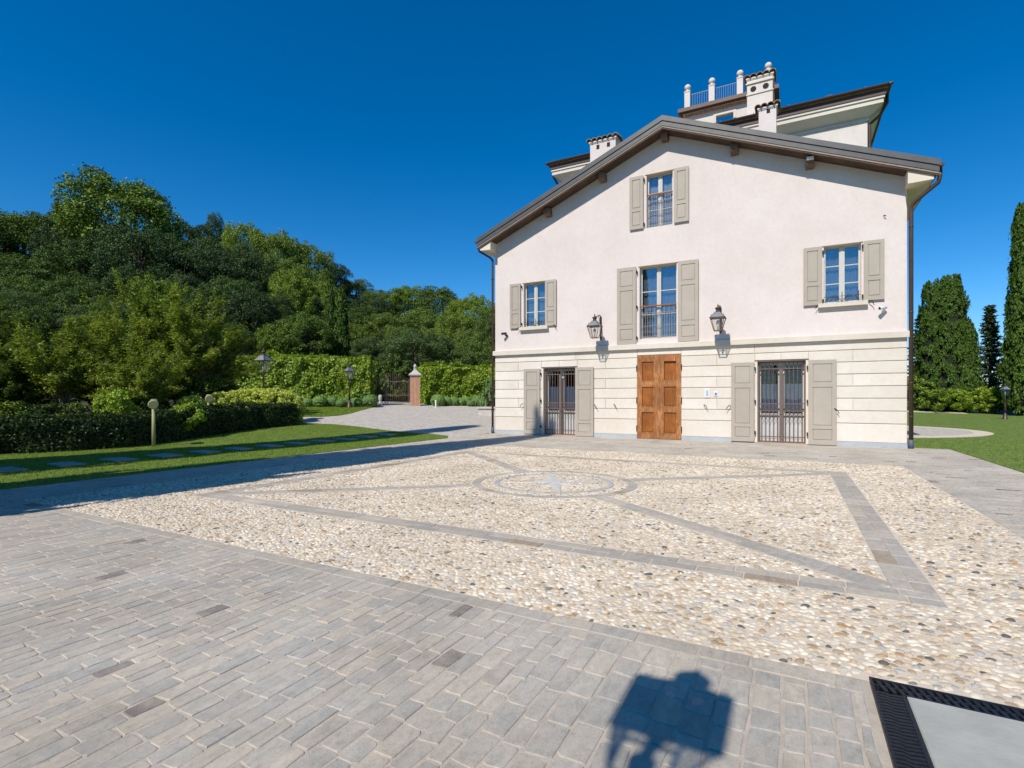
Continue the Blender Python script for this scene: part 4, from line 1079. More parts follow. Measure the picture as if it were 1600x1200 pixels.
ch = chimney(villa, -1.84, -.74, 27.4, 28.3, 14.0, 16.90, 5, [(-1.57, 16.35, .13), (-1.03, 16.35, .13)], M['villa'], True)
m = MB(); m.box(-1.90, -.68, 27.34, 28.36, 16.60, 16.66); m.box(-1.88, -.70, 27.36, 28.34, 16.08, 16.13); m.build('chimney_band', M['cornice'], villa)

# ------------------------------------------------------------------ wall lanterns, cameras, door bell
def lantern_parts(root, zc, s=1.0, cx=0.0, cy=0.0):
    """square tapering lantern: rim at height zc, hanging or standing; parts under root"""
    a, b, hb = .225 * s, .115 * s, .43 * s
    cn = [(-1, -1), (1, -1), (1, 1), (-1, 1)]
    m = MB()
    for i, (p, q) in enumerate(cn):
        m.tube([(cx + p * b, cy + q * b, zc - hb), (cx + p * a, cy + q * a, zc)], .011 * s, 6)
        r, t = cn[(i + 1) % 4]
        m.tube([(cx + p * b, cy + q * b, zc - hb), (cx + r * b, cy + t * b, zc - hb)], .012 * s, 6)
        m.tube([(cx + p * a * 1.05, cy + q * a * 1.05, zc), (cx + r * a * 1.05, cy + t * a * 1.05, zc)], .015 * s, 6)
        m.tube([(cx + p * a, cy + q * a, zc), (cx + p * .075 * s, cy + q * .075 * s, zc + .20 * s)], .010 * s, 6)
        m.tube([(cx + p * a * .8, cy + q * a * .8, zc + .03 * s), (cx + p * a * .86, cy + q * a * .86, zc + .09 * s), (cx + p * a * .80, cy + q * a * .80, zc + .12 * s)], [.010 * s, .008 * s, .004 * s], 5)
    m.build('lantern_frame', M['lampiron'], root)
    for i, (p, q) in enumerate(cn):
        r, t = cn[(i + 1) % 4]; k = .97
        MB().add([(cx + p * b * k, cy + q * b * k, zc - hb), (cx + r * b * k, cy + t * b * k, zc - hb), (cx + r * a * k, cy + t * a * k, zc), (cx + p * a * k, cy + q * a * k, zc)], [(0, 1, 2, 3)]).build('lantern_pane', M['lampglass'], root)
        MB().add([(cx + p * a, cy + q * a, zc + .004), (cx + r * a, cy + t * a, zc + .004), (cx + r * .07 * s, cy + t * .07 * s, zc + .20 * s), (cx + p * .07 * s, cy + q * .07 * s, zc + .20 * s)], [(0, 1, 2, 3)]).build('lantern_hood', plain('hood_zinc', (0.36, 0.36, 0.36), 0.35, 0.1, metal=0.6) if 'hood_zinc' not in bpy.data.materials else bpy.data.materials['hood_zinc'], root)
    MB().lathe([(.085 * s, .19 * s), (.075 * s, .22 * s), (.06 * s, .27 * s), (.095 * s, .31 * s), (.10 * s, .33 * s), (.05 * s, .36 * s), (.018 * s, .38 * s), (.028 * s, .42 * s), (.012 * s, .45 * s), (.004 * s, .48 * s)], (cx, cy, zc), 12).build('finial', M['lampiron'], root, True)
    MB().lathe([(.03 * s, -.40 * s), (.03 * s, -.28 * s), (.045 * s, -.26 * s), (.06 * s, -.18 * s), (.045 * s, -.10 * s), (.01 * s, -.07 * s)], (cx, cy, zc), 10).build('bulb', M['bulb'], root, True)
def wall_lantern(x, z, label):
    root = empty('wall_lantern', (x, YF, z)); e = -.72
    tag(root, label, 'lantern', 'lanterns beside the upper window')
    br = MB(); br.box(-.035, .035, -.035, -.001, -.45, .44)
    br.tube([(0, -.03, .40), (0, -.10, .47), (0, -.22, .47), (0, -.42, .40), (0, e + .1, .36), (0, e, .36)], [.022, .02, .018, .016, .014, .012], 8)
    br.tube([(0, -.03, .10), (0, -.15, .22), (0, -.22, .36), (0, -.30, .43)], .012, 6)
    br.tube([(0, -.03, -.38), (0, -.08, -.43), (0, -.035, -.47)], .014, 6)
    br.build('bracket', M['lampiron'], root)
    lantern_parts(root, -.02, 1.0, 0, e); return root
wall_lantern(-6.46, 4.22, 'bronze wall lantern left of the tall central window')
wall_lantern(-2.14, 4.22, 'bronze wall lantern right of the tall central window')
def sec_cam(x, z, s, label, body):
    root = empty('security_camera', (x, YF, z)); tag(root, label, 'camera', 'security cameras on the facade')
    MB().lathe([(.05, 0), (.05, .03), (.03, .05)], n=14).build('mount', body, root, True); root.children[-1].rotation_euler = (R(90), 0, 0)
    MB().tube([(0, -.04, 0), (0, -.13, -.01), (s * .02, -.15, .05)], .018, 8).build('arm', body, root, True)
    q = Vector((s * .75, -.6, -.12)).normalized(); c = Vector((s * .02, -.16, .07))
    MB().tube([c - q * .09, c + q * .10, c + q * .13], [.045, .05, .052], 12).build('body', body, root, True)
    MB().tube([c + q * .128, c + q * .136], .042, 12).build('lens', M['iron'], root, True)
sec_cam(-10.62, 4.17, -1, 'small dark security camera on the left side of the facade', M['iron'])
sec_cam(2.50, 4.17, -1, 'small white security camera right of the right upper window', M['white'])
ip = MB().cbox(-.085, .085, -.03, -.0045, -.155, .155, .008).build('intercom', M['white'], loc=(-2.575, YF, 1.68)); tag(ip, 'tall white intercom panel right of the wooden door', 'intercom')
MB().box(-.045, .045, -.034, -.03, -.10, .11).build('screen', plain('intercom_screen', (0.42, 0.52, 0.62), .3), ip)
for k in range(3): MB().box(-.03, .03, -.037, -.034, -.09 + k * .05, -.065 + k * .05).build('button', M['marble_grey'], ip)
kp = MB().cbox(-.06, .06, -.03, -.0045, -.09, .09, .008).build('keypad', M['white'], loc=(-2.29, YF, 1.66)); tag(kp, 'small square keypad beside the taller intercom panel', 'keypad')
MB().box(-.035, .035, -.034, -.03, -.055, .04).build('key_panel', M['blue_panel'], kp)
o = MB().tube([(0, .0, 0), (0, -.05, 0), (.03, -.08, -.03), (.05, -.06, -.05)], .012, 6).build('wall_hook', M['iron'], loc=(2.51, YF, 7.08)); tag(o, 'small dark hook high on the gable wall at the right', 'hook')
o = MB().cbox(-.10, .10, -.06, 0, -.05, .05, .01).build('sensor_box', M['white'], loc=(.55, 18.93, roof_z(.55) - .52)); tag(o, 'small white box fixed to the rightmost purlin end', 'sensor')

# ------------------------------------------------------------------ lamp posts
def lamp_post(x, y, H, label, z=None, s=1.0):
    root = empty('lamp_post', (x, y, Tz(x, y) if z is None else z), random.uniform(-.2, .2)); tag(root, label, 'lamp post', 'garden lamp posts')
    zc = H - .48 * s
    MB().lathe([(.17, -.1), (.17, .06), (.13, .10), (.12, .32), (.085, .38), (.065, .46)], n=12).build('base', M['lampiron'], root, True)
    MB().lathe([(.062, .45), (.05, .9), (.06, .93), (.048, .97), (.038, zc - .75), (.06, zc - .72), (.035, zc - .66), (.04, zc - .52), (.06, zc - .44)], n=12).build('shaft', M['lampiron'], root, True)
    lantern_parts(root, zc, s); return root
x, y = at(412, 23.4); lamp_post(x, y, ztop(543, 23.4) - Tz(x, y), 'lamp post rising from the hydrangeas left of the lawn island', s=1.25)
x, y = at(546, 31.5); lamp_post(x, y, ztop(566, 31.5) - Tz(x, y), 'lamp post on the lawn island in front of the round shrubs', s=1.15)
x, y = at(1570.5, 37.0); lamp_post(x, y, ztop(598, 37.0) - Tz(x, y), 'lamp post on the right lawn before the dark shrubs')
lamp_post(-.865, -.97, 4.12, 'lamp post behind the viewer whose lantern shadow falls on the foreground pavers', s=1.0).rotation_euler = (0, 0, 0)

# olive stake with round spotlights in the flower bed
def spot(x, y, label, h, two=True):
    root = empty('garden_spotlight', (x, y, Tz(x, y) + .02)); tag(root, label, 'spotlight')
    MB().tube([(0, 0, -.05), (0, 0, h)], .05, 10).build('post', M['stake'], root, True)
    MB().tube([(-.03, .03, h), (-.03, .03, h + .03), (-.03, .03, h + .30), (-.03, .03, h + .31)], [.07, .09, .09, .06], 14).build('lamp_can', M['stake'], root)
    if two:
        MB().tube([(.06, -.02, h + .17), (.11, -.05, h + .17), (.31, -.17, h + .14), (.33, -.18, h + .137)], [.09, .13, .14, .12], 16).build('lamp_head', M['stake'], root)
x, y = at(240, 16.0); spot(x, y, 'olive green stake with spotlights before the low dark hedge', 1.15)
x, y = at(326, 19.5); spot(x, y, 'smaller round spotlight among the hydrangeas behind the low hedge', 1.15)

# ------------------------------------------------------------------ gate, pillars, small stones
GA = math.atan2(.62, .78); gdir = Vector((math.cos(GA), math.sin(GA)))
PR = Vector(at(648.5, 35.0)); PL_ = PR - gdir * 3.75
for P, lab in ((PR, 'brick gate pillar with stone cap right of the iron gate'), (PL_, 'gate pillar half hidden by the hedge left of the iron gate')):
    z = Tz(P.x, P.y); root = empty('gate_pillar', (P.x, P.y, z), GA); tag(root, lab, 'pillar', 'pillars of the gate')
    MB().box(-.32, .32, -.32, .32, -.15, 1.95).build('shaft', M['brick'], root)
    MB().box(-.35, .35, -.35, .35, -.15, .12).build('foot', M['brick'], root)
    c = MB().box(-.36, .36, -.36, .36, 1.951, 2.02); c.box(-.42, .42, -.42, .42, 2.021, 2.10)
    c.lathe([(.55, 2.10), (.42, 2.18), (.28, 2.26), (.17, 2.36), (.12, 2.44)], n=4, rot=R(45)); c.lathe([(.10, 2.44), (.13, 2.49), (.07, 2.53), (.11, 2.60), (.12, 2.65), (.06, 2.74), (.02, 2.80)], n=12)
    c.build('cap', M['stonecap'], root)
gate = tag(empty('iron_gate', (PL_.x, PL_.y, Tz(PL_.x, PL_.y) - .03), GA), 'tall wrought iron double gate between the brick pillars', 'gate')
for leaf in (0, 1):
    a = .36 + leaf * 1.53; b = a + 1.49
    f = MB(); f.box(a, a + .05, -.025, .025, .08, 1.75 if leaf == 0 else 1.95); f.box(b - .05, b, -.025, .025, .08, 1.95 if leaf == 0 else 1.75)
    for z in (.12, .62, 1.55): f.box(a + .05, b - .05, -.018, .018, z, z + .04)
    lf = f.build('gate_leaf', M['grille'], gate)
    for i in range(11):
        x = a + .05 + (b - a - .1) * (i + .5) / 11; t = (i + .5) / 11; t = t if leaf == 0 else 1 - t; zt = 1.70 + .38 * math.sin(t * math.pi / 2)
        MB().tube([(x, 0, .10), (x, 0, zt), (x, 0, zt + .08)], [.011, .011, .002], 6).build('gate_bar', M['grille'], lf)
x, y = at(594, 33.6); o = MB().lathe([(.16, -.05), (.16, .08), (.09, .16), (.08, .36), (.13, .44), (.10, .52), (.13, .60), (.07, .72)], n=12).build('stone_bollard', M['stonecap'], None, True, (x, y, Tz(x, y))); tag(o, 'small pale stone bollard at the lawn corner by the gate', 'bollard')
x, y = at(681, 33.6); o = MB().tube([(0, 0, -.05), (0, 0, .46), (0, 0, .50)], [.05, .05, .03], 10).build('marker_post', M['white'], None, False, (x, y, Tz(x, y))); tag(o, 'short white marker post before the right round shrubs', 'post')
x, y = at(768, 30.5); z = Tz(x, y)
root = tag(empty('stone_planter', (x, y, z), R(20)), 'low pale stone planter edge at the far left corner of the house', 'planter')
m = MB().box(-.75, 1.6, -.22, .22, -.1, .36); m.build('planter_wall', M['stonecap'], root); MB().box(-.85, 1.7, -.30, .30, .361, .47).build('coping', M['stonecap'], root)

# ------------------------------------------------------------------ vegetation
def unit(v): return v / np.maximum(np.linalg.norm(v, axis=-1, keepdims=True), 1e-9)
def leaf_arrays(c, nrm, L, W, r, up=None, wild=0.7):
    """diamond leaves at c, facing roughly nrm"""
    k = len(c); n = unit(nrm + r.normal(0, wild, (k, 3)))
    t = r.normal(0, 1, (k, 3)) if up is None else up + r.normal(0, .35, (k, 3))
    u = unit(t - n * np.sum(t * n, -1, keepdims=True)); v = np.cross(n, u)
    s = r.uniform(.65, 1.35, (k, 1)); a = u * (L * s / 2); b = v * (W * s / 2)
    V = np.stack([c - a, c + b - a * .1 + n * W * .12, c + a, c - b - a * .1 + n * W * .12], 1).reshape(-1, 3)
    return V, np.arange(k * 4).reshape(k, 4)
def vnoise(P, scale, seed):
    r = np.random.default_rng(seed); L = r.uniform(-1, 1, (32, 32, 32)); Q = P * scale; I = np.floor(Q).astype(int); f = Q - I; f = f * f * (3 - 2 * f); out = 0
    for a in (0, 1):
        for b in (0, 1):
            for c in (0, 1):
                w_ = (f[:, 0] if a else 1 - f[:, 0]) * (f[:, 1] if b else 1 - f[:, 1]) * (f[:, 2] if c else 1 - f[:, 2])
                out = out + w_ * L[(I[:, 0] + a) % 32, (I[:, 1] + b) % 32, (I[:, 2] + c) % 32]
    return out
GREEN = {
    'oak': leaf_mat('leaf_oak', [(0.020, 0.040, 0.008), (0.062, 0.112, 0.018), (0.13, 0.205, 0.034), (0.22, 0.30, 0.062)], .12, .015, .42),
    'oak_light': leaf_mat('leaf_oak_light', [(0.05, 0.08, 0.010), (0.105, 0.165, 0.022), (0.17, 0.245, 0.04), (0.25, 0.32, 0.07)], .16, .015, .32),
    'oak_deep': leaf_mat('leaf_oak_deep', [(0.012, 0.026, 0.009), (0.034, 0.066, 0.018), (0.072, 0.125, 0.032), (0.13, 0.195, 0.05)], .10, .015, .25),
    'olive': leaf_mat('leaf_pale', [(0.075, 0.12, 0.034), (0.11, 0.165, 0.05), (0.15, 0.21, 0.07)], .25, .012, .2),
    'young': leaf_mat('leaf_young', [(0.10, 0.15, 0.012), (0.18, 0.235, 0.022), (0.26, 0.31, 0.038), (0.34, 0.38, 0.07)], .38, .02, .12),
    'young_deep': leaf_mat('leaf_young_deep', [(0.06, 0.10, 0.014), (0.11, 0.165, 0.024), (0.17, 0.23, 0.04)], .35, .02, .15),
    'laurel': leaf_mat('leaf_laurel', [(0.12, 0.205, 0.010), (0.215, 0.325, 0.016), (0.30, 0.41, 0.026), (0.37, 0.46, 0.045)], .25, .03, .1),
    'box': leaf_mat('leaf_box', [(0.14, 0.25, 0.07), (0.20, 0.33, 0.095), (0.26, 0.39, 0.12)], .12, .012, .12),
    'dark': leaf_mat('leaf_dark', [(0.018, 0.034, 0.010), (0.032, 0.058, 0.015), (0.05, 0.085, 0.022)], .2, .015, .15),
    'cypress': leaf_mat('leaf_cypress', [(0.045, 0.088, 0.015), (0.085, 0.15, 0.024), (0.135, 0.21, 0.036)], .18, .008, .12),
    'fir': leaf_mat('leaf_fir', [(0.030, 0.050, 0.024), (0.052, 0.080, 0.034), (0.085, 0.11, 0.048)], .15, .012, .1),
    'lime': leaf_mat('flower_lime', [(0.46, 0.52, 0.05), (0.62, 0.66, 0.11), (0.74, 0.74, 0.30)], .25, .01, .1),
}
protos = {}
def tree_proto(key, trunk_me, crown_me, H, rad):
    protos[key] = (trunk_me, crown_me, H, rad)
def broad(key, seed, H, rad, z0, nb, nl, L, mat, bark='bark', flat=1.0, spray=False):
    r = np.random.default_rng(seed)
    d = unit(r.normal(0, 1, (nb, 3)) + np.array([0, 0, .25])); q = r.uniform(.3, 1, (nb, 1)) ** .40
    zc = (H + z0) / 2; hz = (H - z0) / 2
    br = rad * r.uniform(.095, .205, nb)
    # a few main limbs give the crown an uneven, lobed outline
    lobes = unit(r.normal(0, 1, (7, 3)) + np.array([0, 0, .3])); lob = .72 + .34 * np.max(np.clip(d @ lobes.T, 0, 1) ** 3, axis=1, keepdims=True)
    c = d * q * lob * np.array([rad * .92, rad * .92, hz * .92]); c[:, 2] += zc
    top = np.argmax(c[:, 2]); c[:, 2] += (H - br[top] * .8 - c[top, 2]) * np.clip((c[:, 2] - z0) / (H - z0), 0, 1)
    w = br ** 2; pick = r.choice(nb, nl, p=w / w.sum())
    dd = unit(r.normal(0, 1, (nl, 3)) + np.array([0, 0, .25]) + .45 * unit(c[pick] - np.array([0, 0, zc])))
    rr = np.where(r.uniform(0, 1, (nl, 1)) < .72, r.uniform(.7, 1.05, (nl, 1)), r.uniform(.2, 1.45, (nl, 1)))
    P = c[pick] + dd * rr * br[pick][:, None] * np.array([1, 1, .85 * flat])
    up = None
    if spray: up = unit(dd + np.array([0, 0, .6]))
    V, F = leaf_arrays(P, dd, L, L * (.5 if not spray else .38), r, up, .75)
    t = MB(); tr = H * .022
    t.tube([(0, 0, -.6), (.05 * rad * .2, 0, z0 * .6), (.08 * rad, .04 * rad, zc * .9), (0, .05 * rad, H * .82)], [tr * 1.25, tr, tr * .7, tr * .15], 8)
    for i in range(min(nb, 14)):
        b = c[i]; z_ = max(min(b[2] * .55, zc), z0 * .7)
        t.tube([(.06 * rad, .02 * rad, z_), (b[0] * .5, b[1] * .5, (z_ + b[2]) / 2 + .1), tuple(b)], [tr * .45, tr * .28, tr * .06], 5)
    tree_proto(key, t.mesh('trunk', M[bark], True), np_mesh('crown', V, F, GREEN[mat]), H, rad)
for s_ in range(6): broad('oak%d' % s_, 20 + s_, 12.0, 4.6, 2.2, 190, 38000, .19, ['oak', 'oak_light', 'oak_deep'][s_ % 3])
for s_ in range(2): broad('olive%d' % s_, 40 + s_, 11.0, 4.2, 1.6, 190, 36000, .18, 'olive')

for s_ in range(3): broad('bush%d' % s_, 80 + s_, 2.4, 1.4, .05, 70, 6000, .14, 'laurel')
for s_ in range(2): broad('darkbush%d' % s_, 90 + s_, 2.4, 1.4, .05, 70, 6000, .14, 'oak')
def column(key, seed, H, rad, nl, L, expo, mat, lump=.10, core=.76):
    r = np.random.default_rng(seed)
    nt_ = max(nl // 42, 40)
    z = H * r.uniform(.0, .96, nt_) ** .9; a = r.uniform(0, 2 * np.pi, nt_)
    base = np.minimum((z / H / .05 + .1), 1) ** .5 * np.clip(1 - z / H, 0, 1) ** expo
    Q = np.stack([np.cos(a) * rad, np.sin(a) * rad, z], -1)
    lum = 1 + lump * 1.8 * vnoise(Q, 1.1, seed) + lump * 1.4 * vnoise(Q, 2.7, seed + 5) + r.normal(0, lump * .5, nt_)
    R_ = rad * base * lum * r.uniform(.84, 1.0, nt_); hh = L * r.uniform(1.4, 3.2, nt_)
    pk = r.integers(0, nt_, nl); sv = r.uniform(0, 1, nl) ** .8
    ou = np.stack([np.cos(a), np.sin(a), np.zeros(nt_)], -1)
    wd = L * .34 * (1.05 - sv)
    P = np.stack([R_ * np.cos(a), R_ * np.sin(a), z], -1)[pk] + ou[pk] * (sv * L * .35)[:, None] + r.normal(0, 1, (nl, 3)) * wd[:, None]
    P[:, 2] += sv * hh[pk]; P[:, 2] = np.minimum(P[:, 2], H + .1)
    N = ou[pk] + np.array([0, 0, .15])
    V, F = leaf_arrays(P, N, L * .85, L * .28, r, np.array([0, 0, 1.0]) + .3 * N, .5)
    t = MB().lathe([(max(rad * core * min((h / .05), 1) ** .5 * (1 - h) ** expo * min(1, (1 - h) * 7), .02), h * H) for h in (.004, .03, .08, .2, .35, .5, .65, .78, .88, .95, .985)], n=12)
    t.tube([(0, 0, -.5), (0, 0, .4)], rad * .16, 8)
    tree_proto(key, t.mesh('trunk', M['twig'], True), np_mesh('crown', V, F, GREEN[mat]), H, rad)
column('cyp1', 2, 16, 1.5, 46000, .34, .30, 'cypress', .12)
column('cyp2', 3, 9, .75, 9000, .30, .50, 'cypress', .10)
column('cypback', 4, 21, 2.05, 22000, .42, .8, 'cypress', .04, .93)
def vase(key, seed, H, rad, zf, mat, nm=42, ntw=24, nlf=32, L=.12):
    r = np.random.default_rng(seed); t = MB(); tr = .055
    nst = 3 if seed % 2 else 1
    for k in range(nst):
        a = k * 2.1 + seed; o_ = .0 if nst == 1 else .22
        t.tube([(o_ * math.cos(a) * .3, o_ * math.sin(a) * .3, -.3), (o_ * math.cos(a), o_ * math.sin(a), zf * .6), (o_ * 1.6 * math.cos(a), o_ * 1.6 * math.sin(a), zf)], [tr * 1.2, tr, tr * .9], 8)
    Ps = []; Us = []; Ns = []
    for i in range(nm):
        az = i * 2.399 + r.normal(0, .3); tilt = r.uniform(.08, 1.15); hgt = H - zf
        l = 1.0 / math.sqrt((math.sin(tilt) / rad) ** 2 + (math.cos(tilt) / hgt) ** 2) * r.uniform(.72, 1.0)
        st = np.array([r.normal(0, .1), r.normal(0, .1), zf * r.uniform(.7, 1.05)])
        dv = np.array([math.sin(tilt) * math.cos(az), math.sin(tilt) * math.sin(az), math.cos(tilt)])
        bend = np.array([math.cos(az), math.sin(az), -.25]) * .16 * l
        f_ = lambda q: st + dv * l * q + bend * q * q - bend * q * .3
        pts = [f_(q) for q in (0, .3, .6, .85, 1)]
        t.tube([tuple(p) for p in pts], [tr * .55, tr * .36, tr * .22, tr * .1, .004], 5, False)
        for k in range(ntw):
            q = r.uniform(.30, 1.0); p = f_(q); side = r.normal(0, 1, 3); side[2] = abs(side[2]) * .5 + .1
            tw = unit((unit(dv + bend / l) * .9 + unit(side) * .95)[None])[0]; tl_ = r.uniform(.35, .85) * (1.15 - .45 * q)
            m_ = nlf; sv = r.uniform(.1, 1, m_)
            pos = p + tw * (sv * tl_)[:, None] - np.array([0, 0, .10]) * (sv ** 2)[:, None] + r.normal(0, .06, (m_, 3))
            Ps.append(pos); Us.append(np.tile(tw, (m_, 1)) + r.normal(0, .5, (m_, 3))); Ns.append(np.tile([0, 0, 1.0], (m_, 1)) + .3 * dv)
            if k % 3 == 0: t.tube([tuple(p), tuple(p + tw * tl_)], [.008, .003], 4, False)
    V, F = leaf_arrays(np.concatenate(Ps), np.concatenate(Ns), L, L * .42, r, np.concatenate(Us), .5)
    tree_proto(key, t.mesh('trunk', M['bark_pale'], True), np_mesh('crown', V, F, GREEN[mat]), H, rad)
for s_ in range(4): vase('young%d' % s_, 60 + s_, 5.6, 2.1, 1.35, 'young' if s_ != 1 else 'young_deep')
def multi_column(key, parts, mat):
    Vs = []; Fs = []; t = MB(); n0 = 0
    for i, (dx, dy, H, rad, nl, expo) in enumerate(parts):
        column('tmp', 30 + i, H, rad, nl, .32, expo, mat, .14); tm, cm, _, _ = protos.pop('tmp')
        co = np.empty(len(cm.vertices) * 3, np.float32); cm.vertices.foreach_get('co', co); co = co.reshape(-1, 3) + np.array([dx, dy, 0])
        Vs.append(co); Fs.append(np.arange(len(co)).reshape(-1, 4) + n0); n0 += len(co)
        t.add([(v.co.x + dx, v.co.y + dy, v.co.z) for v in tm.vertices], [tuple(p.vertices) for p in tm.polygons])
        bpy.data.meshes.remove(tm); bpy.data.meshes.remove(cm)
    tree_proto(key, t.mesh('trunk', M['twig'], True), np_mesh('crown', np.concatenate(Vs), np.concatenate(Fs), GREEN[mat]), 13, 2.5)
multi_column('cyp0', [(-.35, 0, 13, 1.7, 30000, .32), (.65, .3, 12.7, 1.6, 28000, .30), (-1.3, -.5, 8.6, 1.3, 17000, .45), (1.2, -.6, 9.4, 1.35, 17000, .4), (0, -1.0, 10.4, 1.45, 20000, .4)], 'cypress')
def fir(key, seed, H, rad, mat, nbr=130, per=70):
    r = np.random.default_rng(seed); Ps = []; Us = []
    t = MB().tube([(0, 0, -.4), (0, 0, H * .5), (0, 0, H * .98)], [H * .02, H * .012, .01], 8)
    for i in range(nbr):
        z = H * (.03 + .95 * (i / nbr)); l = rad * (1 - z / H) ** .72 * r.uniform(.65, 1.1) + .12; a = i * 2.399 + r.normal(0, .2)
        dv = np.array([math.cos(a), math.sin(a), -.12 + .3 * (z / H)])
        s = r.uniform(.12, 1, per) ** .8
        p = np.array([0, 0, z]) + dv * (s * l)[:, None] + r.normal(0, .13, (per, 3)) * np.array([1, 1, .55]); Ps.append(p); Us.append(np.tile(dv, (per, 1)))
        t.tube([(0, 0, z), tuple(np.array([0, 0, z]) + dv * l * .9)], [.035, .008], 4, False)
    P = np.concatenate(Ps); U = np.concatenate(Us)
    V, F = leaf_arrays(P, np.tile([0, 0, 1.0], (len(P), 1)), .38, .13, r, U, .5)
    tree_proto(key, t.mesh('trunk', M['bark'], True), np_mesh('crown', V, F, GREEN[mat]), H, rad)
fir('fir0', 5, 11, 2.0, 'fir'); fir('fir1', 6, 12, 3.4, 'fir', 110, 90)

def plant(name, key, x, y, H, rad, label, cat, group=None, z=None, parts=('trunk', 'crown')):
    tm, cm, h0, r0 = protos[key]
    root = empty(name, (x, y, (Tz(x, y) if z is None else z) - .05), random.uniform(0, 6.28))
    tag(root, label, cat, group)
    for n, me in ((parts[0], tm), (parts[1], cm)): link(n, me, root)
    root.scale = (rad / r0, rad / r0, H / h0); return root
def by_px(name, key, px, py, d, wpx, label, cat, group=None, hmin=2.0):
    x, y = at(px, d); H = max(ztop(py, d) - Tz(x, y), hmin)
    return plant(name, key, x, y, H, wpx / 810 * d / 2, label, cat, group)
nth = ['first', 'second', 'third', 'fourth', 'fifth', 'sixth', 'seventh', 'eighth', 'ninth', 'tenth', 'eleventh', 'twelfth', 'thirteenth', 'fourteenth', 'fifteenth', 'sixteenth', 'seventeenth', 'eighteenth', 'nineteenth', 'twentieth', 'twenty-first', 'twenty-second', 'twenty-third', 'twenty-fourth', 'twenty-fifth', 'twenty-sixth', 'twenty-seventh', 'twenty-eighth', 'twenty-ninth', 'thirtieth', 'thirty-first', 'thirty-second', 'thirty-third', 'thirty-fourth', 'thirty-fifth', 'thirty-sixth', 'thirty-seventh', 'thirty-eighth', 'thirty-ninth', 'fortieth', 'forty-first', 'forty-second', 'forty-third', 'forty-fourth', 'forty-fifth', 'forty-sixth']
WOOD = 'trees of the hillside wood'
WL = 'dense green tree among the wood covering the hillside at left'
by_px('oak_tree', 'oak0', 205, 272, 60, 205, 'tallest spreading oak on the crest of the wooded hill', 'tree')
by_px('oak_tree', 'oak3', 112, 306, 66, 85, 'small ragged tree on the skyline left of the tallest oak', 'tree')
by_px('oak_tree', 'oak2', 338, 334, 76, 44, 'slim lone tree poking above the skyline right of the tallest oak', 'tree')
wood = [(-60, 330, 62, 150), (15, 326, 66, 150), (70, 335, 70, 120), (385, 345, 72, 95), (435, 358, 72, 95), (480, 376, 76, 90), (300, 345, 68, 80), (520, 412, 84, 70), (555, 436, 88, 75), (595, 452, 84, 70),
        (640, 446, 74, 84), (690, 444, 70, 92), (735, 458, 67, 80), (775, 472, 64, 80), (820, 470, 66, 90), (870, 480, 70, 90),
        (-20, 392, 52, 150), (60, 398, 50, 120), (130, 372, 54, 120), (215, 352, 52, 130), (285, 385, 54, 120), (350, 392, 56, 110), (410, 398, 58, 100), (455, 418, 56, 90), (500, 438, 58, 80),
        (20, 450, 43, 110), (150, 440, 44, 110), (255, 430, 45, 100), (330, 442, 46, 110), (395, 452, 46, 100), (475, 488, 45, 110), (560, 476, 58, 90), (605, 486, 56, 90), (660, 478, 58, 90), (715, 482, 54, 90), (765, 492, 50, 80),
        (540, 462, 66, 90), (590, 470, 68, 90), (575, 525, 47, 80), (700, 530, 46, 80), (755, 530, 44, 70), (440, 505, 44, 90), (-70, 480, 33, 150), (5, 474, 35, 150), (85, 470, 36, 130), (165, 466, 36, 130), (235, 478, 37, 120), (300, 488, 38, 110), (360, 500, 40, 100),
        (100, 352, 58, 90), (175, 345, 57, 90), (250, 360, 56, 90), (315, 372, 58, 90), (375, 380, 60, 85), (430, 392, 60, 80), (475, 408, 62, 75), (40, 430, 47, 95), (105, 425, 47, 95), (200, 415, 48, 95), (290, 425, 49, 90), (365, 430, 50, 85), (425, 455, 50, 80), (542, 500, 52, 70), (630, 505, 50, 75), (682, 505, 50, 75), (730, 510, 48, 70)]
kinds = ['oak0', 'oak1', 'oak2', 'oak3', 'oak4', 'oak5', 'olive0', 'oak1', 'oak4', 'olive1']
for i, (px, py, d, w_) in enumerate(wood):
    row = 'skyline' if i < 16 else ('upper slope' if i < 25 else 'lower slope')
    rank = sorted((q[0], q[2]) for q in (wood[:16] if i < 16 else wood[16:25] if i < 25 else wood[25:])).index((px, d))
    lab = f'green tree of the hillside wood on the {row}, {nth[rank]} from the left edge'
    by_px('wood_tree', (kinds if px > 420 or i < 16 else ['oak2', 'oak5', 'oak0', 'oak5', 'oak2', 'oak3', 'oak5', 'oak2', 'olive0', 'oak5'])[(i * 7 + 3) % 10], px, py, d, w_ * .98, lab, 'tree', WOOD)
by_px('broadleaf_tree', 'olive0', 650, 512, 45, 125, 'pale green rounded tree rising behind the gate and right hedge', 'tree')
for px, py, w_, lab in ((516, 438, 16, 'taller slim cypress of the close pair before the wooded hill'), (533, 452, 24, 'broader slim cypress of the close pair before the wooded hill')):
    by_px('cypress_tree', 'cyp2', px, py, 47, w_ * 1.2, lab, 'tree')
under = [(390, 44), (430, 42), (470, 43), (515, 42), (555, 41), (590, 43), (620, 42), (655, 43), (690, 43), (725, 42), (760, 42), (795, 42)]
for i, (px, d) in enumerate(under):
    by_px('understory_shrub', 'darkbush%d' % (i % 2), px, 552 + (i * 37) % 22, d, 62, f'dark shrub at the foot of the wood behind the tall hedges, {nth[i]} from the left', 'shrub', 'shrubs under the wood', 2.5)
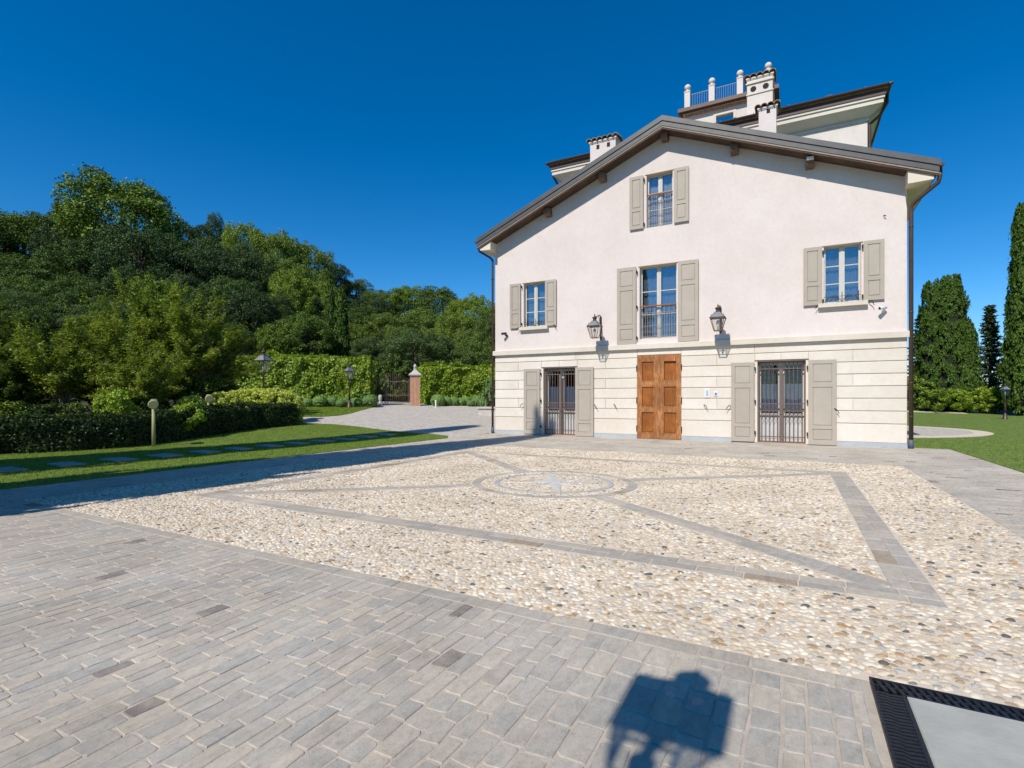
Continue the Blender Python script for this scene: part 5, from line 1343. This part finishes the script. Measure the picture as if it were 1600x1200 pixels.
# right hand trees
by_px('cypress_tree', 'cyp0', 1477, 434, 50, 84, 'broad dense cypress on the right lawn close to the house', 'tree')
by_px('fir_tree', 'fir0', 1547, 474, 52, 52, 'greyish fir between the broad cypress and the right edge', 'tree')
by_px('cypress_tree', 'cyp1', 1610, 318, 44, 60, 'tall narrow cypress cut off by the right edge of the picture', 'tree')
by_px('cedar_tree', 'fir1', 1440, 486, 54, 70, 'dark conifer just showing between house corner and broad cypress', 'tree')
by_px('cedar_tree', 'fir1', 1600, 430, 58, 100, 'loose conifer with long boughs behind the rightmost cypress', 'tree')
for i, (px, py, d, w_) in enumerate([(1436, 590, 50, 70), (1462, 606, 47, 50), (1500, 606, 48, 60), (1530, 604, 48, 60), (1556, 608, 49, 50), (1590, 602, 48, 60), (1625, 600, 46, 70), (1408, 585, 52, 70)]):
    by_px('garden_shrub', ('bush%d' % (i % 3)) if i in (2, 3, 4) else ('darkbush%d' % (i % 2)), px, py, d, w_, f'leafy shrub in the border under the right hand trees, {nth[sorted([1436, 1462, 1500, 1530, 1556, 1590, 1625, 1408]).index(px)]} from the house', 'shrub', 'shrubs under the right hand trees', 1.0)
# young trees in the bed on the left
young = [(-45, 452, 19, 170), (30, 455, 20.5, 150), (100, 468, 19.5, 150), (175, 452, 22, 150), (250, 408, 25, 150), (312, 448, 24, 165), (215, 500, 19.5, 130), (-5, 520, 18.5, 130)]
yl = ['young light green tree cut by the left picture edge', 'airy young tree second from the left edge', 'leaning pale stemmed young tree left of the olive stake', 'young tree between the leaning stem and the olive stake', 'tallest of the light green young trees with an upright leader',
      'wide feathery yellow green tree behind the hydrangeas', 'smaller young tree right behind the olive stake', 'low leafy young tree at the far left behind the hedge']
for i, (px, py, d, w_) in enumerate(young): by_px('young_tree', 'young%d' % [1, 1, 3, 0, 2, 0, 3, 1][i], px, py, d, w_, yl[i], 'tree', 'young trees in the flower bed')
for i, (px, d, h_, r_) in enumerate([(5, 16.5, 1.3, .9), (60, 17.5, 1.2, .9), (120, 18, 1.2, .8), (175, 17.6, 1.75, .75), (225, 19, 1.4, .8), (285, 18.2, 1.3, .8), (-30, 18, 1.6, 1.1), (90, 22, 2.2, 1.6), (20, 23, 2.4, 1.8), (180, 23, 2.2, 1.6), (260, 24, 2.0, 1.5), (330, 24, 2.0, 1.4)]):
    x, y = at(px, d); plant('bed_shrub', ('bush%d' % (i % 3)) if i in (3, 5) else ('darkbush%d' % (i % 2)), x, y, h_, r_, f'leafy shrub in the flower bed behind the low hedge, {["front", "back"][d > 20]} row, {nth[sorted([-30, 5, 60, 120, 175, 225, 285] if d < 20 else [20, 90, 180, 260, 330]).index(px)]} from the left', 'shrub', 'shrubs in the flower bed')
# cypresses outside the frame whose shadows cross the paving and the lawn
plant('cypress_tree', 'cypback', -11.0, -.5, 21.1, 2.05, 'tall cypress beyond the left edge whose shadow crosses the paving', 'tree')
plant('cypress_tree', 'cypback', -15.7, -.5, 22.4, 1.95, 'tall cypress beyond the left edge whose shadow covers the stepping stones', 'tree')

# clipped round shrubs
def ball_mesh(seed, n):
    r = np.random.default_rng(seed); d = unit(r.normal(0, 1, (n, 3))); d[:, 2] = np.abs(d[:, 2]) * np.sign(r.uniform(-.35, 1, n)); P = d * (1 + r.normal(0, .03, (n, 1)) + .03 * np.sin(d[:, :1] * 7 + seed))
    V, F = leaf_arrays(P, d, .17, .12, r, None, .35); return np_mesh('foliage', V, F, GREEN['box'])
balls = [ball_mesh(s, 2600) for s in range(3)]
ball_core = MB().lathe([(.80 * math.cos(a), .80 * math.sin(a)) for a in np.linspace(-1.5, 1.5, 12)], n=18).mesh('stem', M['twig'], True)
ordn = ['first', 'second', 'third', 'fourth', 'fifth', 'sixth', 'seventh', 'eighth', 'ninth', 'tenth', 'eleventh', 'twelfth']
def ball(px, rpx, d, label, i):
    x, y = at(px, d); r = rpx / 810 * d
    root = empty('round_shrub', (x, y, Tz(x, y) + r * .72), random.uniform(0, 6)); tag(root, label, 'shrub', 'clipped round shrubs')
    link('foliage', balls[i % 3], root); link('stem', ball_core, root); root.scale = (r, r, r * .88)
for i, (px, rp, dd) in enumerate([(577, 12.5, 32.6), (555, 9, 32.2), (541, 8, 32.6), (532.5, 8, 31.5), (519, 10, 31.8), (499.5, 11, 31.3), (480, 8.5, 31.1), (460, 12, 30.8), (437, 11, 30.4), (419, 11, 30.0), (397, 12, 29.6)]):
    ball(px, rp, dd, f'clipped round shrub left of the gate, {ordn[i]} in the row from the gate', i)
for i, (px, rp, dd) in enumerate([(684, 11, 35.2), (698, 8.5, 35.8), (709, 8.5, 36), (720.5, 7.5, 36.2), (728.5, 8.5, 36.5), (735, 5.5, 35.8), (746, 10.5, 36), (760, 11, 35), (772, 10, 35)]):
    ball(px, rp, dd, f'clipped round shrub right of the gate, {ordn[i]} in the row from the gate', i + 1)

# hedges: dark core and a skin of leaves
def hedge(name, label, path, width, height, n, L, mat, seed=0, rough=.07, zlift=0.0, parts=1):
    r = np.random.default_rng(seed + 100); raw = [Vector(p) for p in path]; path = []
    for a_ in range(len(raw) - 1):
        p0, p1, p2, p3 = raw[max(a_ - 1, 0)], raw[a_], raw[a_ + 1], raw[min(a_ + 2, len(raw) - 1)]
        for q in range(6):
            t_ = q / 6; path.append(.5 * ((2 * p1) + (p2 - p0) * t_ + (2 * p0 - 5 * p1 + 4 * p2 - p3) * t_ ** 2 + (3 * p1 - p0 - 3 * p2 + p3) * t_ ** 3))
    path.append(raw[-1])
    segs = list(zip(path, path[1:])); lens = np.array([(b - a).length for a, b in segs]); tot = lens.sum()
    s = r.uniform(0, tot, n); cum = np.concatenate([[0], np.cumsum(lens)])
    k = np.clip(np.searchsorted(cum, s) - 1, 0, len(segs) - 1); f = (s - cum[k]) / lens[k]
    A = np.array([[*a] for a, b in segs]); B = np.array([[*b] for a, b in segs])
    c = A[k] + (B[k] - A[k]) * f[:, None]; tg = unit(B - A); vt = unit(np.concatenate([tg[:1], tg[:-1] + tg[1:], tg[-1:]])); dirv = unit(vt[k] * (1 - f[:, None]) + vt[k + 1] * f[:, None]); nr = np.stack([-dirv[:, 1], dirv[:, 0]], -1)
    per = r.uniform(0, 2 * height + width, n)                              # unrolled section: side, top, side
    off = np.where(per < height, -width / 2, np.where(per > height + width, width / 2, per - height - width / 2))
    z = np.where(per < height, per, np.where(per > height + width, per - height - width, height))
    N = np.zeros((n, 3)); lo = per < height; hi = per > height + width; mid = ~(lo | hi)
    N[lo, :2] = -nr[lo]; N[hi, :2] = nr[hi]; N[mid, 2] = 1
    P = np.concatenate([c + nr * off[:, None], z[:, None]], 1)
    lump = rough * (1.9 * vnoise(P, 1.3 / max(height, .8) + .5, seed) + 1.3 * vnoise(P, 2.6, seed + 1)) + r.normal(0, rough * .5, n)
    P = P + N * lump[:, None]
    e = r.uniform(0, 1, n) < .05                                           # the two ends
    en = np.where(r.uniform(0, 1, n) < .5, 0, len(path) - 1)
    pe = np.array([[*p] for p in path])[en]; de = np.where((en == 0)[:, None], -unit(B - A)[0], unit(B - A)[-1]); ne = np.stack([-de[:, 1], de[:, 0]], -1)
    P[e] = np.concatenate([pe + ne * r.uniform(-.5, .5, (n, 1)) * width + de * r.normal(.02, rough, (n, 1)), r.uniform(0, height, (n, 1))], 1)[e]; N[e] = np.concatenate([de, np.zeros((n, 1))], 1)[e]
    P[:, 2] += T(P[:, 0], P[:, 1]) + zlift
    V, F = leaf_arrays(P, N + np.array([0, 0, .25]), L, L * .55, r, None, .6)
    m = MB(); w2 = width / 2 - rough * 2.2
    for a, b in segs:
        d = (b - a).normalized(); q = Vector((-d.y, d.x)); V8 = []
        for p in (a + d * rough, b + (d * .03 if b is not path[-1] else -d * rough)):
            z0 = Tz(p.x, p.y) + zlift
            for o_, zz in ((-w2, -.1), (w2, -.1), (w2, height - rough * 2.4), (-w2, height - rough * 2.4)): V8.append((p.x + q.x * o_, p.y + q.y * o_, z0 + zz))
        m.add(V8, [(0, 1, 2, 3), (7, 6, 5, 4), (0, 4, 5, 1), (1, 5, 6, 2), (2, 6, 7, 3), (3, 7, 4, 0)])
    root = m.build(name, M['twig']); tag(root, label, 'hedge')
    link('foliage', np_mesh('foliage', V, F, GREEN[mat]), root); return root
hedge('low_hedge', 'low dark clipped hedge along the back of the left lawn', [(-20.6, 1.5), (-19.2, 5.0), (-18.2, 7.6), (-18.45, 9.4), (-19.2, 11.8), (-19.7, 13.8), (-19.4, 15.6)], .95, .95, 40000, .085, 'dark', 1, .07)
P0 = at(378, 32.6); P1 = at(480, 33.4); P2 = at(579, 34.3)
hedge('laurel_hedge', 'tall bright green hedge left of the iron gate', [P0, P1, P2], 1.5, 2.95, 50000, .165, 'laurel', 2, .16)
P0 = at(662, 37.2); P1 = at(715, 38.5); P2 = at(785, 39.5)
hedge('laurel_hedge', 'tall bright green hedge right of the brick pillar', [P0, P1, P2], 1.5, 2.65, 40000, .165, 'laurel', 3, .16)
x, y = at(764, 34.2)
column('clip0', 9, 1.9, .55, 4000, .14, .45, 'box', .04)
plant('clipped_shrub', 'clip0', x, y, 1.95, .58, 'clipped upright shrub at the left corner of the house', 'shrub', parts=('stem', 'foliage'))

# hydrangeas with lime flower heads
def hydrangea(seed):
    r = np.random.default_rng(seed); n = 2600
    d = unit(r.normal(0, 1, (n, 3))); d[:, 2] = np.abs(d[:, 2]); P = d * np.array([.7, .7, 1.0]) * r.uniform(.7, 1, (n, 1))
    V, F = leaf_arrays(P, d + np.array([0, 0, .3]), .15, .10, r, None, .6)
    fol = np_mesh('foliage', V, F, GREEN['laurel'])
    hd = []
    for i in range(46):
        q = unit(r.normal(0, 1, 3)); q[2] = abs(q[2]) * .9 + .45; q = q / np.linalg.norm(q); c = q * np.array([.80, .80, 1.10])
        dd = unit(r.normal(0, 1, (80, 3))); hd.append(c + dd * np.array([.115, .115, .095]))
    P = np.concatenate(hd); V, F = leaf_arrays(P, np.tile([0, 0, 1.0], (len(P), 1)), .07, .06, r, None, .8)
    return fol, np_mesh('flower_heads', V, F, GREEN['lime'])
hy = [hydrangea(s) for s in (1, 2)]
for i, (px, d, s) in enumerate([(346, 21.6, .98), (364, 22.0, 1.0), (381, 22.4, 1.05), (398, 22.9, 1.05), (416, 23.3, 1.05), (434, 23.7, 1.05), (449, 23.9, .98), (300, 20.6, .9), (196, 19.0, .9)]):
    x, y = at(px, d); root = empty('hydrangea', (x, y, Tz(x, y)), i * 1.3)
    tag(root, f'lime white hydrangea behind the low hedge, {nth[i]} from the left' if i < 7 else ('hydrangea with few pale blooms right of the olive stake' if i == 7 else 'hydrangea with pale blooms left of the olive stake'), 'hydrangea', 'hydrangeas by the dark lamp post' if i < 7 else None)
    link('foliage', hy[i % 2][0], root); f = link('flower_heads', hy[i % 2][1], root); root.scale = (s, s, s * 1.25)
